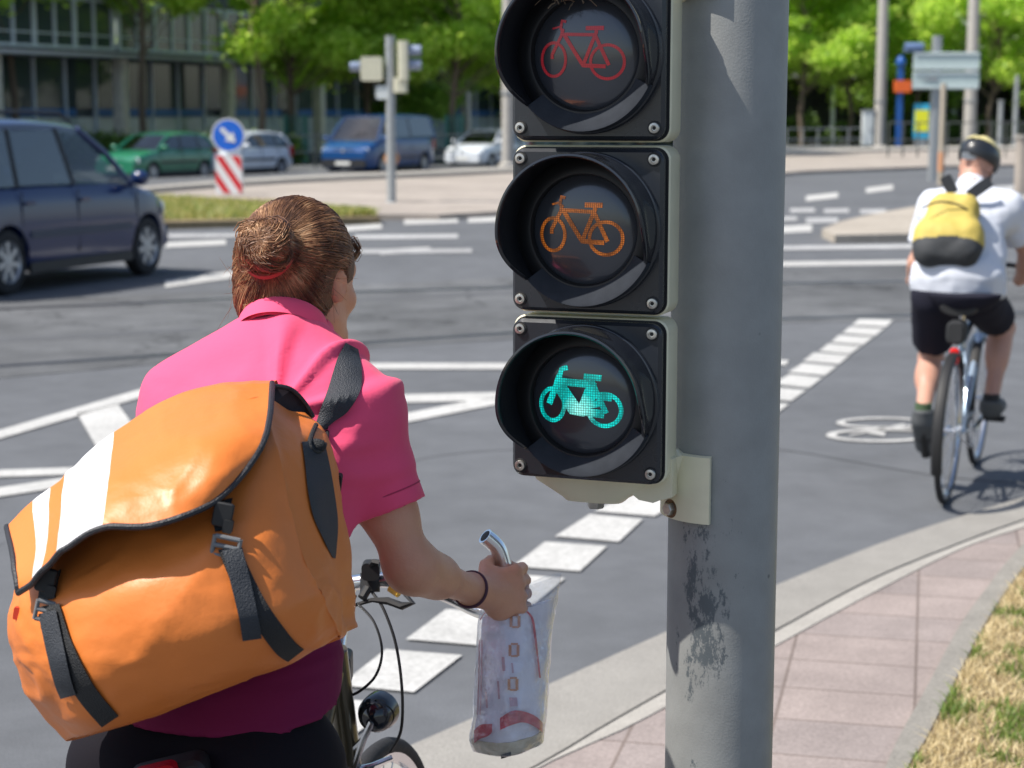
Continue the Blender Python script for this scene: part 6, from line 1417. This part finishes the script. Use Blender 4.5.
for (x, y) in ((515, 621), (514, 650), (513, 684)):
    for dx in (-4, 4): ribbon('print_block', bpv, [(x + dx, y - 5, 3, 0), (x + dx, y + 6, 3, 0)], m_op, bbg, 0.0006, -.0012, 2.9, smoothing=0)
    ribbon('print_block', bpv, [(x - 3, y - 6, 2, 90), (x + 4, y - 6, 2, 90)], m_op, bbg, 0.0006, -.0012, 2.9, smoothing=0); ribbon('print_block', bpv, [(x - 3, y + 6, 2, 90), (x + 4, y + 6, 2, 90)], m_op, bbg, 0.0006, -.0012, 2.9, smoothing=0)
for (x, y, w_, h_) in ((503, 664, 3, 14), (512, 668, 2, 10), (498, 690, 2, 18), (486, 700, 2, 16), (513, 702, 8, 9)): ribbon('print_block', bpv, [(x, y - h_ / 2, w_, 0), (x + 1, y + h_ / 2, w_, 0)], m_pp, bbg, 0.0006, -.0012, 2.9, smoothing=0)
for x in (478.5, 481): ribbon('print_line', bpv, [(x + 1, 640, 1.6, 0), (x, 690, 1.6, 0), (x - 1, 715, 1.6, 0)], m_pp, bbg, 0.0006, -.0012, 2.92, smoothing=0)
ribbon('barcode', bpv, [(501, 757, 4, 90), (511, 754, 4, 90)], m_brk, bbg, 0.0006, -.0012, 2.9, smoothing=0)
# ------------------------------------------------------------ the cyclist on the right
m_frame2 = mat('silver_blue_frame', (.38, .48, .60), .3, .6, coat=.5)
HB = R(22); rc2 = G(945, 503)
cb2, CM = bike('silver trekking bicycle with red rear lamp ridden by the man in white', rc2, HB, m_frame2, wb=1.03, st=.915, sy=.22, hgt=1.03, crank_a=R(12), rack=False, lean=R(1.0))
L_ = lambda x, y, z: CM @ Vector((x, y, z))
q = MB(CM); q.tube([Vector(p) for p in catmull([(-.31, .70, 1.03), (-.24, .80, 1.05), (-.10, .88, 1.06), (0, .90, 1.055), (.10, .88, 1.06), (.24, .80, 1.05), (.31, .70, 1.03)], 5)], .0125, 10); hb2 = q.build('handlebar', m_brk, cb2)
q = MB(CM); q.tube([(0, .855, .90), (0, .84, 1.0), (0, .90, 1.055)], .014, 10); q.build('stem', m_brk, cb2)
for s_ in (-1, 1): q = MB(CM); q.tube([(s_ * .305, .695, 1.03), (s_ * .26, .78, 1.047)], .017, 10); q.build('grip', m_brk, hb2)
q = MB(CM); q.rbox((0, .085, .80), (.085, .12, .11), .03, axis='y', bev=.01); q.build('saddle_bag', m_web, cb2)
q = MB(CM); q.rbox((0, .045, .69), (.042, .03, .075), .015, bev=.005); q.build('rear_lamp', mat('red_lamp', (.70, .01, .01), .2, emit=(.8, .02, .01), es=.05), cb2)
q = MB(CM)
for s_ in (-1, 1): q.tube([(s_ * .052, .06, .66), (s_ * .058, .0, .345)], .005, 6)
q.build('mudguard_stay', m_chrome, cb2)
lean_x = .07
K = dict(pelvis=P(957, 290, 8.62), chest=P(963, 236, 8.74), neck=P(972, 193, 8.86), shL=P(934, 207, 8.90), shR=P(1009, 209, 8.78))
hc2 = P(977, 167, 8.99); cr_ = (CM.to_3x3() @ Vector((1, 0, 0))).normalized(); cf_ = (CM.to_3x3() @ Vector((0, 1, 0))).normalized(); cu_ = Vector((0, 0, 1))
hF2 = (cf_ * .80 - cu_ * .52 + cr_ * .22).normalized(); hR2 = hF2.cross(cu_).normalized(); hR2 = (hR2 - cu_ * .12).normalized(); hU2 = hR2.cross(hF2).normalized(); hR2 = hF2.cross(hU2)
eL2, wL2 = P(918, 262, 8.98), P(912, 281, 9.13); eR2, wR2 = P(1029, 256, 8.86), P(1019, 281, 9.02)
hp2R, hp2L = K['pelvis'] + Vector((.10, 0, -.03)), K['pelvis'] + Vector((-.10, 0, -.03))
ca = R(12); fR = L_(.125, .43 + .17 * math.cos(ca), .285 + .17 * math.sin(ca)); fL = L_(-.15, .43 - .17 * math.cos(ca), .285 - .17 * math.sin(ca))
aR2 = fR + cu_ * .10 - cf_ * .09; aL2 = fL + cu_ * .15 - cf_ * .07
hf_old = hf; hf = cf_; k2R, k2L = knee(hp2R, aR2, .44, .43), knee(hp2L, aL2, .44, .43)
k2R = k2R + cr_ * .05; k2L = k2L - cr_ * .04
F = SDF((rc2.x - .75, rc2.y - .2, .05), (rc2.x + 1.15, rc2.y + 1.4, 1.85), .009)
ax2 = torso(F, K, 0, True); F.cap(K['neck'], hc2 - hF2 * .02 - hU2 * .05, .06, .056, .03); head(F, hc2, hR2, hF2, hU2, 1.03)
arm(F, K['shR'], eR2, wR2, m=1.1); arm(F, K['shL'], eL2, wL2, m=1.1)
cm3 = CM.to_3x3(); hand(F, wR2, L_(.295, .715, 1.034), cm3 @ Vector((-.45, .85, .1)), cm3 @ Vector((.3, -.2, 1)), .018, .0115); hand(F, wL2, L_(-.295, .715, 1.034), cm3 @ Vector((.45, .85, .1)), cm3 @ Vector((-.3, -.2, 1)), .018, .0115)
leg(F, hp2R, k2R, aR2, m=1.05, back=-cf_); leg(F, hp2L, k2L, aL2, m=1.05, back=-cf_)
tR = aR2 + cf_ * .19 - cu_ * .05; tL = aL2 + cf_ * .12 - cu_ * .19
foot(F, aR2, tR); foot(F, aL2, tL)
for k_, a_ in ((k2R, aR2), (k2L, aL2)):
    ax_ = (k_ - a_).normalized(); sd_ = ax_.cross(cf_).normalized(); F.ell(k_.lerp(a_, .30) - cf_ * .022 + sd_ * .008, (.050, .050, .105), (sd_, sd_.cross(ax_), ax_), .03); F.ell(k_ + cf_ * .02, (.05, .045, .055), None, .03)
man = empty('person', (K['pelvis'].x, K['pelvis'].y, 0), 0, 'man in white shirt, dark shorts and black helmet cycling away at the right', 'person')
body_from(F, 'body', m_skin2, man)
m_wht = mat('white_cotton', (.62, .645, .71), .85, spec=.2, bump=.1, bs=200)
def f2(p): return .006 * nz(p, 7, (1, 1, 1.5)) + .008 * max(0, nz(p, 9, (.6, .6, 2.5))) + .004 * nz(p, 20)
S1 = SDF((rc2.x - .75, rc2.y - .2, .85), (rc2.x + 1.15, rc2.y + 1.4, 1.75), .009)
torso(S1, K, .022, True); S1.ell(K['pelvis'] + cu_ * .05, (.222, .175, .15), ax2, .05); S1.ell(K['pelvis'].lerp(K['chest'], .6), (.205, .155, .22), ax2, .05)
S1.cap(K['shR'], K['shR'].lerp(eR2, .72), .078, .080, .03); S1.cap(K['shL'], K['shL'].lerp(eL2, .72), .078, .080, .03); S1.cap(K['neck'] - cu_ * .03, hc2 - hF2 * .02 - hU2 * .05, .076, .07, .02)
cn2 = (hc2 - K['neck']).normalized(); S1.plane(K['neck'] + cn2 * .078, cn2, (K['neck'] + cn2 * .15, .14)); sleeve_end(S1, K['shR'], eR2, .66, .062); sleeve_end(S1, K['shL'], eL2, .66, .062); S1.plane(P(957, 302, 8.5), Vector((0, .1, -1)))
shirt2 = body_from(S1, 'shirt', m_wht, man, 1, f2)
S1 = SDF((rc2.x - .75, rc2.y - .2, .6), (rc2.x + 1.15, rc2.y + 1.4, 1.15), .009)
S1.ell(K['pelvis'], (.205, .15, .13), ax2, .05); S1.ell(L_(.02, .16, .99), (.17, .11, .11), (cr_, cf_, cu_), .05)
for h_, k_ in ((hp2R, k2R), (hp2L, k2L)): S1.cap(h_, h_.lerp(k_, .82), .118, .094, .03); e_ = h_.lerp(k_, .68); d_ = (k_ - h_).normalized(); S1.plane(e_, d_, (e_ + d_ * .16, .18)); S1.cap(e_ - d_ * .03, e_ + d_ * .1, .078, .078, 0, op='sub')
S1.plane(P(957, 292, 8.5), cu_)
body_from(S1, 'shorts', mat('dark_shorts', (.012, .012, .022), .85, spec=.2), man, 1, lambda p: .006 * nz(p, 8, (1, 1, 1.5)))
for a_, t_ in ((aR2, tR), (aL2, tL)):
    S3 = SDF(a_ - Vector((.25, .25, .25)), a_ + Vector((.3, .35, .1)), .008); foot(S3, a_, t_, .018); S3.plane(a_ + cu_ * .005, cu_); s_ = body_from(S3, 'shoe', mat('grey_shoe', (.07, .075, .08), .7), man)
    q = MB(); dd = (t_ - a_).normalized(); q.tube([a_ - cu_ * .070, a_ + dd * .11 - cu_ * .052 + dd * .0, t_ - cu_ * .034 + dd * .02], [.028, .030, .024], 10); q.build('sole', m_brk, s_)
    q = MB(); q.tube([a_ + cu_ * .0, a_ + cu_ * .035], [.042, .040], 14); q.build('sock', mat('green_trim_sock', (.05, .085, .04), .8) if a_ is aL2 else m_web, s_)
# helmet
m_helm = mat('black_helmet', (.020, .022, .026), .35, coat=.3); m_hy = mat('pale_yellow_helmet', (.72, .62, .28), .4)
S5 = SDF(hc2 - Vector((.2, .2, .2)), hc2 + Vector((.22, .22, .22)), .005); h2 = lambda x, y, z: hc2 + hR2 * x + hF2 * y + hU2 * z
S5.ell(h2(0, -.012, .045), (.100, .132, .100), (hR2, hF2, hU2), .01); S5.plane(h2(0, 0, .012), -hU2 - hF2 * -.12)
for x in (-.055, 0, .055):
    S5.cap(h2(x * 1.1, .09, .135), h2(x * 1.1, .01, .165), .014, .014, 0, op='sub'); S5.cap(h2(x * 1.1, -.05, .158), h2(x * 1.05, -.14, .09), .014, .016, 0, op='sub')
hel = body_from(S5, 'helmet', m_helm, man, 1)
S5 = SDF(hc2 - Vector((.2, .2, .2)), hc2 + Vector((.22, .22, .22)), .005)
S5.ell(h2(0, -.012, .049), (.1025, .134, .102), (hR2, hF2, hU2), .01); 
for x in (-.030, .030): pass
S5.plane(h2(0, .0, .092), -hU2); 
for x in (-.055, 0, .055): S5.cap(h2(x * 1.1, .12, .125), h2(x * 1.1, .0, .165), .016, .016, 0, op='sub'); S5.cap(h2(x * 1.1, -.03, .165), h2(x * 1.05, -.14, .11), .016, .018, 0, op='sub')
body_from(S5, 'helmet_shell', m_hy, hel, 1)
q = MB()
for s_ in (-1, 1): q.tube([h2(s_ * .088, .0, .01), h2(s_ * .075, .03, -.06), h2(s_ * .02, .06, -.12)], .006, 6)
q.build('chin_strap', m_web, hel)
q = MB(); q.rbox(h2(0, -.115, -.005), (.07, .02, .035), .01); q.build('rear_dial', m_alloy, hel)
# backpack
bk2 = empty('backpack', tuple(L_(.03, .25, 1.1)), 0, 'yellow backpack with a dark grey base on the back of the man in white', 'backpack')
s2 = (K['neck'] - K['pelvis']).normalized(); r2_ = (K['shR'] - K['shL']).normalized(); b2 = r2_.cross(s2).normalized(); b2 = b2 if b2.y < 0 else -b2
bc2 = P(950, 230, ((K['chest'] - CAM).dot(FW)) - .19)
S6 = SDF(bc2 - Vector((.3, .3, .35)), bc2 + Vector((.3, .3, .35)), .008); rr2 = (r2_ + Vector((0, 0, .04))).normalized(); uu2 = (s2 + rr2 * -.0).normalized()
def bpk(x, y, z): return bc2 + rr2 * x - b2 * y + uu2 * z
for (x, z, r_) in ((.085, -.115, .075), (-.085, -.115, .075), (.100, -.03, .060), (-.100, -.03, .060), (.070, .12, .055), (-.060, .12, .055)): S6.ell(bpk(x, 0, z), (r_, .075, r_ * 1.15), (rr2, b2, uu2), .06)
S6.ell(bpk(0, 0, -.02), (.12, .085, .16), (rr2, b2, uu2), .06); S6.ell(bpk(.0, .0, .13), (.085, .06, .065), (rr2, b2, uu2), .05); S6.ell(bpk(-.012, -.055, -.05), (.10, .05, .075), (rr2, b2, uu2), .015)
S6.plane(bpk(0, .06, 0), -b2)
me = S6.mesh('pack', 2, lambda p: .005 * nz(p, 9, (1, 1, 1.8)) + .004 * nz(p, 24)); pk = link_mesh(me, 'body', [mat('yellow_fabric', (.50, .385, .085), .7, var=.08, vs=10, bump=.2, bs=80), mat('dark_grey_fabric', (.035, .038, .042), .75, bump=.2, bs=80)], bk2, True, 0)
wmm = wm(pk)
for p in pk.data.polygons:
    c_ = wmm @ p.center
    if (c_ - bc2).dot(uu2) < -.095 + .004 * math.sin((c_ - bc2).dot(rr2) * 18): p.material_index = 1
bvk = bvh_of([pk]); bvs = bvh_of([shirt2])
dd2 = (bc2 - CAM).dot(FW)
ribbon('pocket_zip', bvk, [(922, 208, 2.0, 90), (938, 202, 2.0, 90), (956, 204, 2.0, 90), (968, 210, 2.0, 90)], m_web, bk2, .004, .004, dd2 - .05)
ribbon('side_zip', bvk, [(968, 212, 2, 0), (967, 225, 2, 0), (972, 238, 2, 0)], m_web, bk2, .004, .004, dd2 - .05)
ribbon('shoulder_strap', bvs, [(945, 176, 11, 25), (949, 184, 12, 25), (954, 193, 11, 25)], m_webl, bk2, .01, .012, dd2 + .1); ribbon('shoulder_strap', bvs, [(991, 181, 11, -59), (980, 188, 12, -59), (969, 196, 11, -59)], m_webl, bk2, .01, .012, dd2 + .1)
ribbon('hip_strap', bvs, [(982, 243, 5, -60), (992, 237, 4, -54), (1001, 229, 3, -50)], m_web, bk2, .004, .008, dd2 + .12)
q = MB(); tp = bpk(.0, .03, .19); q.tube([tp - rr2 * .02, tp + uu2 * .03 - rr2 * .012, tp + uu2 * .03 + rr2 * .012, tp + rr2 * .02], .005, 6); q.build('top_handle', m_web, bk2)
hf = hf_old
